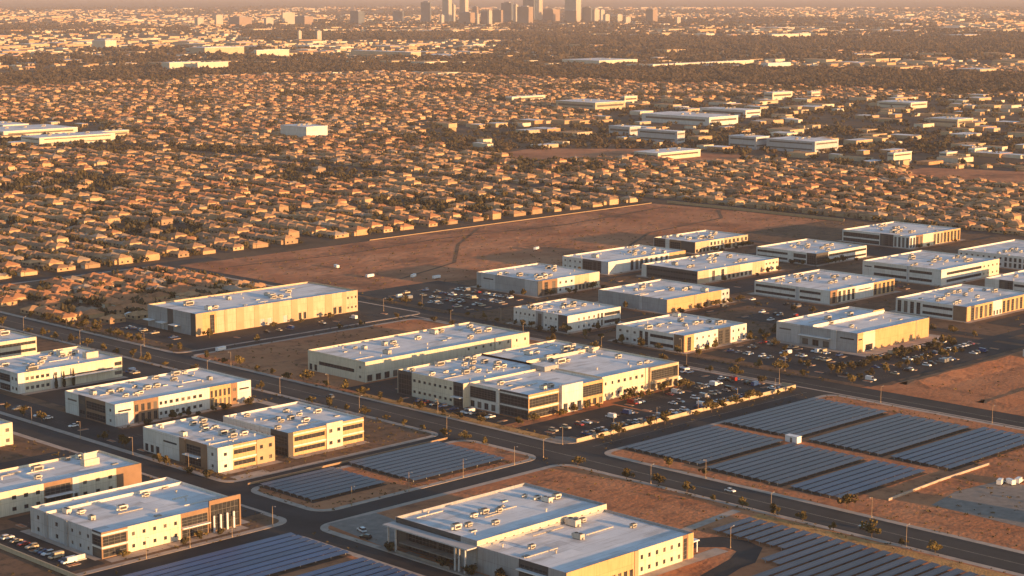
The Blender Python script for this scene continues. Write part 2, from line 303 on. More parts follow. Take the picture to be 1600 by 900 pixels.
def facade(root, side, Lx, Ly, h, hr, spec, off=(0, 0, 0)):
    L = Lx if side in 'SN' else Ly; s = -.3 if side in 'SN' else 0.; tot = sum(p[0] for p in spec); span = L + (.6 if side in 'SN' else 0)
    for wgt, col, pat, *opt in spec:
        W = span * wgt / tot; s0, s1 = s, s + W; s = s1; opt = opt[0] if opt else {}
        t = opt.get('t', .3); H = h + opt.get('up', 0); holes = []; p = lambda a, o, z: P3(side, Lx, Ly, a, o, z)
        kind, arg = pat[0], pat[1:]
        e = .6 if W > 5 else .25
        if kind == 'p':
            rws, cls = (int(v) for v in arg.split('x')); ww = min(1.6, W / cls * .55) * W_R.choice((.8, 1, 1.15)); wh = min(1.6, H / rws * .34) * W_R.choice((.85, 1))
            for r_ in range(rws):
                zc = H * (r_ + .5) / rws * .93 - .1
                for c_ in range(cls):
                    xc = s0 + W * (c_ + .5) / cls; holes.append((xc - ww / 2, xc + ww / 2, zc - wh / 2, zc + wh / 2, 1, 0))
        elif kind == 'b':
            rws = int(arg)
            for r_ in range(rws):
                zc = H * (r_ + .5) / rws * .92; wh = min(1.9, H / rws * .38); holes.append((s0 + e, s1 - e, zc - wh / 2, zc + wh / 2, max(2, int(W / 2.4)), 0))
        elif kind == 'g': holes.append((s0 + e, s1 - e, .4, H - 1.7, max(2, int(W / 2)), 3))
        elif kind == 'u':
            holes.append((s0 + e, s1 - e, H * .42, H - 1.5, max(2, int(W / 2)), 4)); n_ = max(2, int(W / 4))
            for k in range(n_):
                xc = s0 + W * (k + .5) / n_; holes.append((xc - W / n_ * .3, xc + W / n_ * .3, .5, H * .30, 2, 0))
        elif kind == 'v':     # two deep bands of glass with a spandrel between
            holes.append((s0 + e, s1 - e, H * .47, H * .82, max(2, int(W / 2.2)), 2)); holes.append((s0 + e, s1 - e, .4, H * .34, max(2, int(W / 2.2)), 1))
        elif kind == 't':
            n_ = int(arg)
            for k in range(n_):
                xc = s0 + W * (k + .5) / n_; ww = min(2.6, W / n_ * .55); holes.append((xc - ww / 2, xc + ww / 2, H * .50, H * .82, 2, 0)); holes.append((xc - ww / 2, xc + ww / 2, .4, H * .40, 2, 0))
        elif kind == 'T':
            n_ = int(arg)
            for k in range(n_):
                xc = s0 + W * (k + .5) / n_; ww = min(3.2, W / n_ * .6); holes.append((xc - ww / 2, xc + ww / 2, .4, H * .86, 2, 4))
        elif kind == 's': holes.append((s0 + W * .15, s1 - W * .15, H * .62, H * .70, 2, 0))
        elif kind == 'd':
            n_ = int(arg)
            for k in range(n_):
                xc = s0 + W * (k + .5) / n_; holes.append((xc - 1.7, xc + 1.7, .15, 4.2, -1, 3))
        elif kind == 'n':     # lower openings only
            n_ = int(arg)
            for k in range(n_):
                xc = s0 + W * (k + .5) / n_; ww = W / n_ * .6; holes.append((xc - ww / 2, xc + ww / 2, .3, H * .34, 2, 0))
        holes = [q for q in holes if q[1] - q[0] > .3 and q[3] < H - .2]
        xs = sorted({s0, s1} | {q[0] for q in holes} | {q[1] for q in holes}); zs = sorted({0., H} | {q[2] for q in holes} | {q[3] for q in holes})
        m_ = M()
        for i in range(len(xs) - 1):
            for j in range(len(zs) - 1):
                xm, zm = (xs[i] + xs[i + 1]) / 2, (zs[j] + zs[j + 1]) / 2
                if any(q[0] < xm < q[1] and q[2] < zm < q[3] for q in holes): continue
                m_.quad(p(xs[i], t, zs[j]), p(xs[i + 1], t, zs[j]), p(xs[i + 1], t, zs[j + 1]), p(xs[i], t, zs[j + 1]))
        for q in holes:
            for (a, b, c, d) in ((q[0], q[2], q[1], q[2]), (q[1], q[2], q[1], q[3]), (q[1], q[3], q[0], q[3]), (q[0], q[3], q[0], q[2])):
                m_.quad(p(a, t, b), p(c, t, d), p(c, .01, d), p(a, .01, b))
        m_.quad(p(s0, 0, H), p(s1, 0, H), p(s1, t, H), p(s0, t, H)); m_.quad(p(s0, 0, hr - .3), p(s1, 0, hr - .3), p(s1, 0, H), p(s0, 0, H))
        for a in (s0, s1): m_.quad(p(a, 0, 0), p(a, t, 0), p(a, t, H), p(a, 0, H))
        po = m_.build('facade_panel', WALL[col], root, off)
        for q in holes:
            wq = M(); x0, x1, z0, z1, nx, nz = q
            wq.quad(p(x0, .05, z0), p(x1, .05, z0), p(x1, .05, z1), p(x0, .05, z1), 0)
            if nx > 0:
                gm = GLASS if W_R.random() < .7 or nx > 3 else TINT
                bars = [(x0 + (x1 - x0) * k / nx, 1) for k in range(nx + 1)]
                for bx, _ in bars:
                    xa, xb = max(x0, bx - .05), min(x1, bx + .05); wq.quad(p(xa, .11, z0), p(xb, .11, z0), p(xb, .11, z1), p(xa, .11, z1), 1)
                for k in range(nz + 2):
                    zc = z0 + (z1 - z0) * k / (nz + 1); za, zb = max(z0, zc - .06), min(z1, zc + .06); wq.quad(p(x0, .12, za), p(x1, .12, za), p(x1, .12, zb), p(x0, .12, zb), 1)
                wq.build('window', [gm, FRAME], po)
            else:
                for k in range(1, 5):
                    zc = z0 + (z1 - z0) * k / 5; wq.quad(p(x0, .08, zc - .04), p(x1, .08, zc - .04), p(x1, .08, zc + .04), p(x0, .08, zc + .04), 1)
                wq.build('dock_door', [WALL['L'], FRAME], po)
        if 'c' in opt:        # canopy slab over the ground floor
            zc = H * opt['c']; dep = opt.get('cd', 2.2); q = M(); a = p(s0 + .2, t, zc); b = p(s1 - .2, t + dep, zc + .35)
            q.box(min(a[0], b[0]), max(a[0], b[0]), min(a[1], b[1]), max(a[1], b[1]), zc, zc + .35); q.build('canopy', WHITE, root, off)
        if opt.get('band'):   # pale string course
            for zf in (.38, .86):
                q = M(); a = p(s0, t, H * zf); b = p(s1, t + .18, H * zf + .7); q.box(min(a[0], b[0]), max(a[0], b[0]), min(a[1], b[1]), max(a[1], b[1]), H * zf, H * zf + .7); q.build('string_course', WALL['W'], root, off)
def building(name, label, F, Lx, Ly, h, S, W, col='W', par=1.0, units=8, seed=0, ridge=None, cat='office building', zb=.15, root=None, off=(0, 0), back=None):
    r_ = random.Random(seed * 7 + 3)
    if root is None: root = thing(name, label, cat, (F[0], F[1], zb))
    hr = h - par; q = M(); q.box(0, Lx, 0, Ly, 0, hr); lo = (off[0], off[1], 0)
    q.build('wall', WALL[back or col], root, lo)
    N = [(1, back or col, '-')]
    for sd_, sp_ in (('S', S), ('W', W), ('N', N), ('E', N)): facade(root, sd_, Lx, Ly, h, hr, sp_, lo)
    q = M(); q.quad((0, 0, hr + .04), (Lx, 0, hr + .04), (Lx, Ly, hr + .04), (0, Ly, hr + .04))
    ro = q.build('roof', ROOF, root, lo)
    if ridge:
        for (y, up) in ridge:
            q = M(); q.box(.02, Lx - .02, y, y + .35, hr + .05, hr + up); q.build('parapet', WALL[col], ro)
    pl = []
    for k in range(max(1, int(units * .8))):
        for _ in range(20):
            x = r_.uniform(.08, .92) * Lx; y = Ly * min(.92, max(.12, r_.gauss(.55, .2)))
            if all(abs(x - a) > 6.5 or abs(y - b) > 3.6 for a, b in pl): break
        else: continue
        pl.append((x, y)); kk = r_.choice((0, 0, 1, 1, 1, 2, 3)); s_ = r_.uniform(.75, 1.1)
        o = link('rooftop_unit', UNITS[kk], ro, (x, y, hr + .05), 0 if r_.random() < .8 else math.pi / 2); o.scale = (s_, s_, s_)
        if r_.random() < .3:
            q = link('rooftop_unit', UNITS[r_.choice((1, 3))], ro, (x + r_.uniform(5, 6), y + r_.uniform(-1, 1), hr + .05)) if x + 8 < Lx else None
    if math.hypot(root.location.x, root.location.y) < 1150 and units > 3:
        for k in range(4):
            w_, d_ = r_.uniform(3, 11), r_.uniform(2, 6); x, y = r_.uniform(1, Lx - w_ - 1), r_.uniform(1, Ly - d_ - 1); q = M(); q.quad((x, y, hr + .055 + k * .004), (x + w_, y, hr + .055 + k * .004), (x + w_, y + d_, hr + .055 + k * .004), (x, y + d_, hr + .055 + k * .004)); q.build('roof_patch', RPAT[k % 2], ro)
        for k in range(3):
            w_ = r_.uniform(6, 16); x, y = r_.uniform(1, Lx - w_ - 1), r_.uniform(2, Ly - 2); q = M(); q.box(x, x + w_, y, y + .35, hr + .25, hr + .55)
            for j in range(int(w_ / 3)): q.box(x + 1 + 3 * j, x + 1.2 + 3 * j, y, y + .35, hr + .05, hr + .25)
            q.build('pipe_run', UNIT, ro)
    for k in range(max(2, int(units * .9))):
        x, y = r_.uniform(.06, .94) * Lx, r_.uniform(.1, .94) * Ly
        if all(abs(x - a) > 5 or abs(y - b) > 3 for a, b in pl): link('roof_vent' if k % 3 else 'roof_hatch', UNITS[4 if k % 3 else 5], ro, (x, y, hr + .05))
    return root, ro, hr
def alt(n, a, b, wa, wb, pats=None):
    out = []
    for k in range(n):
        out.append((wa, a, (pats[k % len(pats)] if pats else '-'))); out.append((wb, b, '-', dict(t=.5)))
    return out
BK = 'big_building'
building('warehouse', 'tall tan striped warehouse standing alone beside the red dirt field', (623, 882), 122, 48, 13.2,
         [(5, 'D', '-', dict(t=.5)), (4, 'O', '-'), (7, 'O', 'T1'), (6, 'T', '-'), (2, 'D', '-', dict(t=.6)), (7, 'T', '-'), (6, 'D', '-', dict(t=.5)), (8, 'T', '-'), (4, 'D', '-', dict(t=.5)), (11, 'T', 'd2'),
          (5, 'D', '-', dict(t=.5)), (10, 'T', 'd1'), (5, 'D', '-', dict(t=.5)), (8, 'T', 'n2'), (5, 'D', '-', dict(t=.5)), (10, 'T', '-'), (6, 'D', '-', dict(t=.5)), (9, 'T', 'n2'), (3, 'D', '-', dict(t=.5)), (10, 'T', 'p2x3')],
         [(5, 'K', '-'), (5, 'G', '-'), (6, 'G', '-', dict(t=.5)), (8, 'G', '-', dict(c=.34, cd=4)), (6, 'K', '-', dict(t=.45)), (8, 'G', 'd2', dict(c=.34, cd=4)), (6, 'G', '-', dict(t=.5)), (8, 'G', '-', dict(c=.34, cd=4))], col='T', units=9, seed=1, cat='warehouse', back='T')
building('office_building', 'cream ribbon-windowed office cut off by the left picture edge behind the cypress office', (494, 905), 38, 33, 8.8, [(1, 'C', 'b2')], [(1, 'W', 'p2x6')], col='C', units=5, seed=2)
r2, ro2, hr2 = building('office_building', 'white two-storey office with three dark cypresses standing against its sunlit wall', (469, 816), 60, 41, 10.5, [(3, 'W', '-'), (12, 'C', 'p2x5'), (5, 'W', 'p2x1'), (26, 'C', 'b1', dict(c=.45, cd=3)), (4, 'C', 'b2')],
         [(6, 'W', 'p2x2'), (10, 'L', 'v'), (10, 'W', 'p2x4'), (10, 'L', '-')], col='C', units=11, seed=3)
for x, y in ((40, 26), (47, 12)):
    q = M(); q.box(x, x + 7, y, y + .5, hr2 + .05, hr2 + 3.2); q.box(x, x + .5, y + .5, y + 4, hr2 + .05, hr2 + 3.2); q.build('roof_screen', WALL['C'], ro2)
building('office_building', 'long white office with two brown window bays on its sunlit front', (464, 722), 77, 42, 10.5,
         [(11, 'W', 's'), (15, 'B', 't4', dict(t=.15)), (6, 'W', 'p2x2'), (22, 'W', 'p2x6'), (4, 'W', '-'), (14, 'O', 't5', dict(t=.15)), (4, 'B', 'p2x1'), (9, 'W', 's')],
         [(8, 'W', 'p2x1'), (18, 'B', 'v', dict(t=.15)), (6, 'K', 'b2'), (12, 'W', 's')], units=13, seed=4)
building('office_building', 'small white office with brown end wall directly in front of the tan office', (448, 621), 29, 54, 10.7,
         [(8, 'W', 'p2x1'), (13, 'O', 'b2', dict(t=.15, band=1)), (10, 'D', 'p2x2', dict(t=.5))],
         [(7, 'W', 'p2x1'), (4, 'B', '-', dict(t=.6)), (11, 'B', 'v', dict(t=.12, c=.4)), (4, 'B', '-', dict(t=.6)), (14, 'W', 's'), (12, 'W', 'n3')], units=9, seed=5)
building('office_building', 'tan office with bright ribbon bands and taller cream block beside the solar rows', (485, 621), 42, 46, 10.7,
         [(3, 'K', '-'), (20, 'O', 'b2', dict(band=1)), (10, 'C', 'p2x2', dict(t=.9, up=.8)), (14, 'O', 'b2', dict(t=.15, band=1))], [(12, 'K', 'v'), (20, 'W', 'p2x5'), (14, 'W', '-')], units=10, seed=6)
building('office_building', 'narrow cream office end at the left picture edge across the street from brown-bayed office', (382, 726), 31, 29, 10, [(12, 'C', 'b2'), (8, 'C', 's'), (10, 'C', 'p2x2')], [(1, 'W', 'p2x5')], col='C', units=4, seed=7)
r6, ro6, hr6 = building('office_building', 'cream office with brown end block and box screens on its roof', (334, 626), 79, 30, 9.7,
         [(20, 'C', '-'), (16, 'C', 'p2x3'), (13, 'B', 'v', dict(t=.12, c=.42)), (3, 'W', 'n1', dict(t=.7)), (18, 'C', 'p2x3'), (12, 'B', '-', dict(t=.5, band=0))], [(1, 'W', 'p2x5')], col='C', units=9, seed=8)
for x, y, l_ in ((62, 14, 7), (68, 24, 6)):
    q = M(); q.box(x, x + l_, y, y + .4, hr6 + .05, hr6 + 2.6); q.box(x, x + .4, y + .4, y + 3, hr6 + .05, hr6 + 2.6); q.build('roof_screen', WALL['C'], ro6)
r7, ro7, hr7 = building('office_building', 'cream corner office with banded brown glass corner beside the bottom left car row', (348, 553), 60, 47, 9.7,
         [(13, 'B', 'v', dict(t=.2, band=1)), (27, 'C', 'p2x5'), (15, 'B', 'v', dict(t=.12, c=.42, cd=1.6)), (17, 'B', 'g', dict(t=.6, up=2.4))],
         [(6, 'K', 'v', dict(t=.2, band=1)), (16, 'L', 'p2x3'), (2, 'G', '-', dict(t=.8)), (12, 'L', 'p2x1'), (2, 'G', '-', dict(t=.7)), (10, 'L', 'p2x1')], units=7, seed=9, ridge=[(37, 1.1)])
for k in range(4):
    q = M(); q.tube((47.5 + 3 * k, -1.3, 0), (47.5 + 3 * k, -1.3, 6.4), .4, .4, 10); q.build('column', WHITE, r7)
# foreground building: two wings at different heights
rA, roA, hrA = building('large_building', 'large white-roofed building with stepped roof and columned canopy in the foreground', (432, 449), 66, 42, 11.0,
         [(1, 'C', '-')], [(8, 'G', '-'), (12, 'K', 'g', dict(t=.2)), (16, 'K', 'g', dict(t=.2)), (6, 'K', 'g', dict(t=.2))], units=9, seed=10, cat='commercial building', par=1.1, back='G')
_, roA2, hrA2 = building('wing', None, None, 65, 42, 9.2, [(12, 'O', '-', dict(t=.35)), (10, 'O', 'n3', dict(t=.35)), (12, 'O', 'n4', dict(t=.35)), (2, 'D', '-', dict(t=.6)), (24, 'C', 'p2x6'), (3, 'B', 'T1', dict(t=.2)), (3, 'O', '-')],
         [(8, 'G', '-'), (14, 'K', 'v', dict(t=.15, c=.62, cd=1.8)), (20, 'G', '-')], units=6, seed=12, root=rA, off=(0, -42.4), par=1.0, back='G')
q = M(); q.box(-5.4, -.3, -.5, 43.5, 8.6, 9.05); q.build('canopy', WALL['L'], rA)
for y in (41, 37, 6, 4, 1):
    q = M(); q.box(-4.9, -4.35, y, y + .6, 0, 8.6); q.build('column', WALL['L'], rA)
q = M(); q.box(-4.4, -.4, 8, 36, 3.4, 3.7); q.box(-5.9, -5.7, 8, 36, .1, 1.2); q.build('railing', PAVE, rA)
for k in range(14):
    q = M(); q.box(4 + k * 4.4, 4.9 + k * 4.4, -.36, -.31, 8.9, 9.5); q.build('scupper', DARKM, rA)
q = M(); q.box(65.5, 72, -40, -32, 4.2, 4.6); q.box(71, 71.4, -39.6, -39.2, 0, 4.2); q.box(71, 71.4, -32.8, -32.4, 0, 4.2); q.build('side_canopy', WHITE, rA)
building('long_hall', 'long cream flat-roofed hall directly behind the glass-cornered headquarters', (609, 715), 118, 46, 10.7,
         [(70, 'C', 'n12'), (22, 'C', 'p2x4'), (26, 'C', 'p2x4', dict(t=1.2, up=.3))], [(8, 'C', 'p2x1'), (30, 'C', 'b1'), (8, 'C', 'n2')], col='C', units=16, seed=13, cat='commercial building')
# headquarters: main body, front wing, east wing
rC, roC, hrC = building('headquarters', 'large headquarters with glass corners and a tall white entrance fin', (604, 637), 58, 47, 12.0, [(1, 'C', '-')],
         [(9, 'K', 'g', dict(t=.2)), (26, 'C', 'p2x8'), (6, 'K', 'g', dict(t=.2, c=.4))][::-1], col='C', units=16, seed=14, cat='office building')
building('wing', None, None, 51, 40, 12.0, [(20, 'O', 'v', dict(t=.2, band=1)), (14, 'W', 'n3', dict(t=2.2, up=1.6)), (16, 'O', 'u', dict(t=.5))], [(20, 'K', 'v', dict(t=.2, band=1)), (2, 'W', '-', dict(t=.9)), (20, 'W', 'u')],
         units=4, seed=15, root=rC, off=(4, -40))
building('wing', None, None, 55, 84, 12.0, [(10, 'C', 'p2x2'), (22, 'C', 'p2x5'), (2, 'C', '-', dict(t=.8)), (22, 'T', 'u', dict(t=2.2))], [(1, 'C', '-')], col='C', units=14, seed=16, root=rC, off=(58.3, -37), ridge=[(52, 1.6)])
q = M(); q.box(50, 60, -6, 4, 11.3, 13.6); q.box(50.4, 59.6, -5.6, 3.6, 13.6, 13.65, 1); q.build('roof_screen', [WALL['G'], ROOF], rC)
PQ = [
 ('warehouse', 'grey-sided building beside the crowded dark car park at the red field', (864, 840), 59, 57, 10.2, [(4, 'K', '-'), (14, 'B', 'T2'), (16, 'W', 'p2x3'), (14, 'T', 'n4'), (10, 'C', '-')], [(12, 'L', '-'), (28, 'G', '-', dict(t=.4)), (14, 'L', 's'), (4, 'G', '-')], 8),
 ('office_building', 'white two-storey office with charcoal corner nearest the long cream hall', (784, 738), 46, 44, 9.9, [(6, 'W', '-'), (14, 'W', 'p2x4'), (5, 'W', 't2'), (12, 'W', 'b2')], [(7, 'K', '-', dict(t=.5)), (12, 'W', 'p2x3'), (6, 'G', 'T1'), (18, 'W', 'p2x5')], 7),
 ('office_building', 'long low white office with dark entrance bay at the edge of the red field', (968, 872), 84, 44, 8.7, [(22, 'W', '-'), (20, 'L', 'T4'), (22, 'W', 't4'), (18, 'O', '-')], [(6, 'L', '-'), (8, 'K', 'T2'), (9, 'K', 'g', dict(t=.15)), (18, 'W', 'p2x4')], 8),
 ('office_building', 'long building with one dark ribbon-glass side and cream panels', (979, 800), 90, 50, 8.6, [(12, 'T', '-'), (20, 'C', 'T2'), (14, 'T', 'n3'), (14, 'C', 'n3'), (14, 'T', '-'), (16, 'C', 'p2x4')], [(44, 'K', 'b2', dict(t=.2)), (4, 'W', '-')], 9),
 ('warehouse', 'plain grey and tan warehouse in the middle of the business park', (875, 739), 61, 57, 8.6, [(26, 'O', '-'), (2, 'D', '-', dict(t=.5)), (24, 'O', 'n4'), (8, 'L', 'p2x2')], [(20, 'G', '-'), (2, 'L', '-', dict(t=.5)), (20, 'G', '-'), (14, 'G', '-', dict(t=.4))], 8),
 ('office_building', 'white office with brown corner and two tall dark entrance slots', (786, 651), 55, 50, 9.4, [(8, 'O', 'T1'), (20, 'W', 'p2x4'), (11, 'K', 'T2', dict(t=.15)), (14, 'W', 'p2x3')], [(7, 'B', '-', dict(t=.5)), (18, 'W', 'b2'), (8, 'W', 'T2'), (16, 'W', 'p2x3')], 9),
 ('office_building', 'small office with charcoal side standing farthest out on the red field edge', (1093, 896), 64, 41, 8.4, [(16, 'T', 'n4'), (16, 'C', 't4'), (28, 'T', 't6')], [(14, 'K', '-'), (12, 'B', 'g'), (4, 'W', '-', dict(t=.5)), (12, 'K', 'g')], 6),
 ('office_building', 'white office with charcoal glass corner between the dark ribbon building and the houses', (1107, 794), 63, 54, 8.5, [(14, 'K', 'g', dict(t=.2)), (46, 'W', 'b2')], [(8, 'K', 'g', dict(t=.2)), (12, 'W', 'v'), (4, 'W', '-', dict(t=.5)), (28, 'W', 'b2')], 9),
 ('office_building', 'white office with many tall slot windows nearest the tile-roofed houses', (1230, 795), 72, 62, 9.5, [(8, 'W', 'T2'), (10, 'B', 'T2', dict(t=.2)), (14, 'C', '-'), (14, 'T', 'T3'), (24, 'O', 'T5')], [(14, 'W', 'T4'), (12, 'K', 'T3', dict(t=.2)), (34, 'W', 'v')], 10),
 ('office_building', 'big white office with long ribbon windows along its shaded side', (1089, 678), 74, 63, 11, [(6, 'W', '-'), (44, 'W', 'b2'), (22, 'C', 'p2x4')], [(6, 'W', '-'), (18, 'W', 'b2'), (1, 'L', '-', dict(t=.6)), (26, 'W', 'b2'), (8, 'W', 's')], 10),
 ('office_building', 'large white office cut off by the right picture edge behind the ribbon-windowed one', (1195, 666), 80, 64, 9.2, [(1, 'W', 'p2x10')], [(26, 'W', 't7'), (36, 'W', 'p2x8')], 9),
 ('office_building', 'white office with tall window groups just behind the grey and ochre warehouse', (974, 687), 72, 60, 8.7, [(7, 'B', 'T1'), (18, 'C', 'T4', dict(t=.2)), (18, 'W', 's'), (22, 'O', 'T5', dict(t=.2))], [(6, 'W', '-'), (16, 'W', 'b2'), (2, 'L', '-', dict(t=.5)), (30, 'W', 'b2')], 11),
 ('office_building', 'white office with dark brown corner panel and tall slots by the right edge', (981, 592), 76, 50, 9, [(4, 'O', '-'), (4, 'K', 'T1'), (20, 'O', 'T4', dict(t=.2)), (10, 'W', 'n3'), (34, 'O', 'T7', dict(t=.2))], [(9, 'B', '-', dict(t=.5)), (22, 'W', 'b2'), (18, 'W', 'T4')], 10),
 ('office_building', 'white office of which only a sliver shows at the right picture edge', (1094, 595), 60, 52, 8.4, [(1, 'W', 'p2x8')], [(30, 'W', 'b2'), (10, 'K', 'T2'), (10, 'W', '-')], 5),
]
for k, (nm, lb, F, lx, ly, h_, S_, W_, u_) in enumerate(PQ):
    building(nm, lb, F, lx, ly, h_, S_, W_, units=u_ + 3, seed=20 + k, cat='warehouse' if nm == 'warehouse' else 'office building')
    rect('pavement', F[0] - 4, F[0] + lx + 4, F[1] - 4, F[1] + ly + 4, .18, CONC); rect('verge', F[0] - 8, F[0] + lx + 7, F[1] - 9, F[1] + ly + 6, .145 + .002 * k, YARD)
rR, roR, hrR = building('warehouse', 'grey and ochre warehouse with stepped roof beside the crowded car park', (852, 582), 71, 55, 11.0, [(5, 'O', 's'), (11, 'C', 'n1'), (38, 'O', '-', dict(t=.4)), (1, 'D', '-', dict(t=.6)), (12, 'O', '-')],
         [(14, 'G', 's'), (4, 'L', '-', dict(t=.8)), (22, 'G', 'n3', dict(c=.5, cd=2.5)), (5, 'L', '-', dict(t=.8)), (12, 'L', 's')], units=6, seed=40, cat='warehouse', ridge=[(30, 1.9)])
rect('pavement', 846, 930, 572, 640, .16, CONC)
q = M(); q.box(60, 71, 30.5, 31, hrR + .05, hrR + 2.6); q.build('roof_screen', WALL['O'], roR)
building('white_shed', 'low white building sticking out at the right picture edge above the bare earth', (905, 484), 60, 26, 4.6, [(1, 'W', '-')], [(1, 'W', 'p1x3')], units=2, seed=41, cat='building', par=.4)
building('white_shed', 'white tank-like shed at the right picture edge on the concrete pad', (622, 330), 14, 8, 9, [(1, 'W', '-')], [(1, 'W', '-')], units=0, seed=42, cat='building', par=.4)

# ------------------------------------------------------------------ solar rows
POST = MATS['galvanised_metal']
def solar_block(x0, x1, y0, y1, desc, grp, pitch=4.35, wid=3.15, tilt=4, skip=None, pm=None):
    n = int((y1 - y0) / pitch + .35); rect('row_shade_sheet', x0 - .5, x1 + .5, y1 - n * pitch - .3, y1 + .3, .165, ROWSHADE) if not skip else None  # added dark sheet under the rows, shade put into its colour
    ca, sa = math.cos(R(tilt)), math.sin(R(tilt))
    for k in range(n):
        y = y1 - (k + .5) * pitch; xa, xb = (skip(k) if skip else (x0, x1)); L = xb - xa
        t = thing('solar_row', 'solar panel row, %s from far side of the %s' % (ordn(k + 1), desc), 'solar row', (xa, y, .15), 0, grp)
        q = M(); q.box(0, L, -wid / 2, wid / 2, 0, .06); o = q.build('solar_panel', pm or PANEL, t, (0, 0, 1.15)); o.rotation_euler = (R(tilt), 0, 0)
        q = M(); q.box(0, L, -.08, .08, .9, 1.05)
        for j in range(max(2, int(L / 6))): 
            xx = .6 + j * (L - 1.2) / max(1, int(L / 6) - 1); q.box(xx - .08, xx + .08, -.07, .07, -.1, .95)
        q.build('support_frame', POST, t)
solar_block(447, 485, 556, 592, 'small solar field before the tan office', 'rows of the small left solar field')
solar_block(495, 547, 551, 594, 'solar field at the main crossing', 'rows of the left solar field by the main road')
solar_block(330, 413, 492, 529, 'blue solar field at bottom left', 'rows of the bottom left solar field', pm=PANELB)
solar_block(330, 412, 440, 487, 'blue solar patch on the bottom edge', 'rows of the bottom edge solar field', pm=PANELB)
G6 = 'rows of the six-part solar field'
solar_block(598, 657, 487, 529, 'near left part of six-part solar field', G6); solar_block(666, 738, 487, 529, 'top part of six-part solar field', G6)
solar_block(666, 738, 441, 480, 'upper right part of six-part solar field', G6); solar_block(596, 656, 442, 481, 'middle near part of six-part solar field', G6)
solar_block(666, 742, 405, 437, 'right end part of six-part solar field', G6, pm=PANELM); solar_block(596, 656, 411, 438, 'lowest near part of six-part solar field', G6, pm=PANELM)
solar_block(494, 549, 300, 422, 'solar field at bottom right', 'rows of the bottom right solar field', pitch=5.0, wid=3.4, skip=lambda k: ((526, 549) if k < 7 else (510 if k < 9 else 488, 549)))
def low_box(name, label, cat, x, y, lx, ly, h_, m_, z=.15, door=True):
    t = thing(name, label, cat, (x, y, z)); q = M(); q.box(-lx / 2, lx / 2, -ly / 2, ly / 2, 0, h_); q.build('body', m_, t)
    q = M(); q.box(-lx / 2 - .15, lx / 2 + .15, -ly / 2 - .15, ly / 2 + .15, h_, h_ + .15); q.build('roof', m_, t)
    if door: q = M(); q.box(-lx / 2 - .04, -lx / 2 - .002, -.6, .6, .1, h_ * .8); q.build('door', FRAME, t)
    return t
low_box('equipment_cabin', 'small pale cabin between the parts of the six-part solar field', 'cabin', 661, 484, 3.2, 6.5, 2.8, WHITE)

# ------------------------------------------------------------------ walls and fences
def wall_run(name, label, pts, h_, m_, cat='wall', th=.35):
    t = thing(name, label, cat, (pts[0][0], pts[0][1], .1))
    q = M(); cp = M()
    for (a, b) in zip(pts, pts[1:]):
        a = Vector((a[0] - pts[0][0], a[1] - pts[0][1], 0)); b = Vector((b[0] - pts[0][0], b[1] - pts[0][1], 0)); d = (b - a).normalized(); n_ = Vector((-d.y, d.x, 0))
        def bx(mm, w_, z0, z1):
            c = [a - n_ * w_, b - n_ * w_, b + n_ * w_, a + n_ * w_]; lo = [(p.x, p.y, z0) for p in c]; hi = [(p.x, p.y, z1) for p in c]
            mm.quad(*hi)
            for i in range(4): mm.quad(lo[i], lo[(i + 1) % 4], hi[(i + 1) % 4], hi[i])
        bx(q, th / 2, 0, h_); bx(cp, th / 2 + .08, h_, h_ + .12)
    q.build('wall', m_, t); cp.build('coping', m_, t); return t
wall_run('boundary_wall', 'long low tan wall between the headquarters car park and the six-part solar field', [(592, 551.5), (754, 551.5), (754, 560)], 1.6, WALL['T'])
wall_run('boundary_wall', 'low tan wall slanting through the bottom left corner below the car row', [(329, 620), (329, 500)], 1.6, WALL['T'])
wall_run('boundary_wall', 'tan garden wall along the far edge of the red field', [(965, 1126), (1322, 1137)], .6, HWALL[2])
wall_run('boundary_wall', 'garden wall between the red field and the tile-roofed houses on its far side', [(1336, 1130), (1336, 930)], 2.2, HWALL[0])
wall_run('low_wall', 'thin pale wall across the bare earth beside the concrete pad', [at(1388, 783), at(1470, 752), at(1545, 727)], .9, CONC)
wall_run('boundary_wall', 'low tan wall along the dirt strip beside the street of the two brown offices', [(445, 597), (556, 597)], .7, HWALL[2])

# ------------------------------------------------------------------ trees
def crown_mesh(seed, r0, hgt, n=210, leaf=.75, squash=.85):
    r_ = np.random.default_rng(seed); cl = [(r_.normal(0, .42, 2) * r0, hgt + r_.normal(0, .3) * r0, r0 * r_.uniform(.38, .62)) for _ in range(8)]
    v = []; f = []
    for k in range(n):
        c, cz, cr = cl[k % 8]; d = r_.normal(size=3); d /= np.linalg.norm(d); rr = cr * r_.uniform(.55, 1.05)
        p = np.array([c[0], c[1], cz]) + d * rr * np.array([1, 1, squash]); a = r_.normal(size=3); a /= np.linalg.norm(a); b = np.cross(a, d + r_.normal(size=3) * .4); b /= np.linalg.norm(b) + 1e-6
        s_ = leaf * r_.uniform(.6, 1.2) * .5; i = len(v); v += [tuple(p + (a + b) * s_), tuple(p + (a - b) * s_), tuple(p - (a + b) * s_ * .9), tuple(p - (a - b) * s_)]; f.append((i, i + 1, i + 2, i + 3))
    return v, f
def tree_proto(seed, r0, hgt, m_, n=210, leaf=.75):
    v, f = crown_mesh(seed, r0, hgt, n, leaf); me = D.meshes.new('crown'); me.from_pydata(v, [], f); me.materials.append(m_)
    q = M(); q.tube((0, 0, -.1), (.1, 0, hgt * .55), .17, .11); r_ = random.Random(seed)
    for k in range(4):
        a = k * 1.6 + r_.random(); q.tube((.1, 0, hgt * (.42 + .05 * k)), (math.cos(a) * r0 * .6, math.sin(a) * r0 * .6, hgt * (.9 + .1 * r_.random())), .09, .03, 5)
    return me, q.mesh('trunk', BARK)
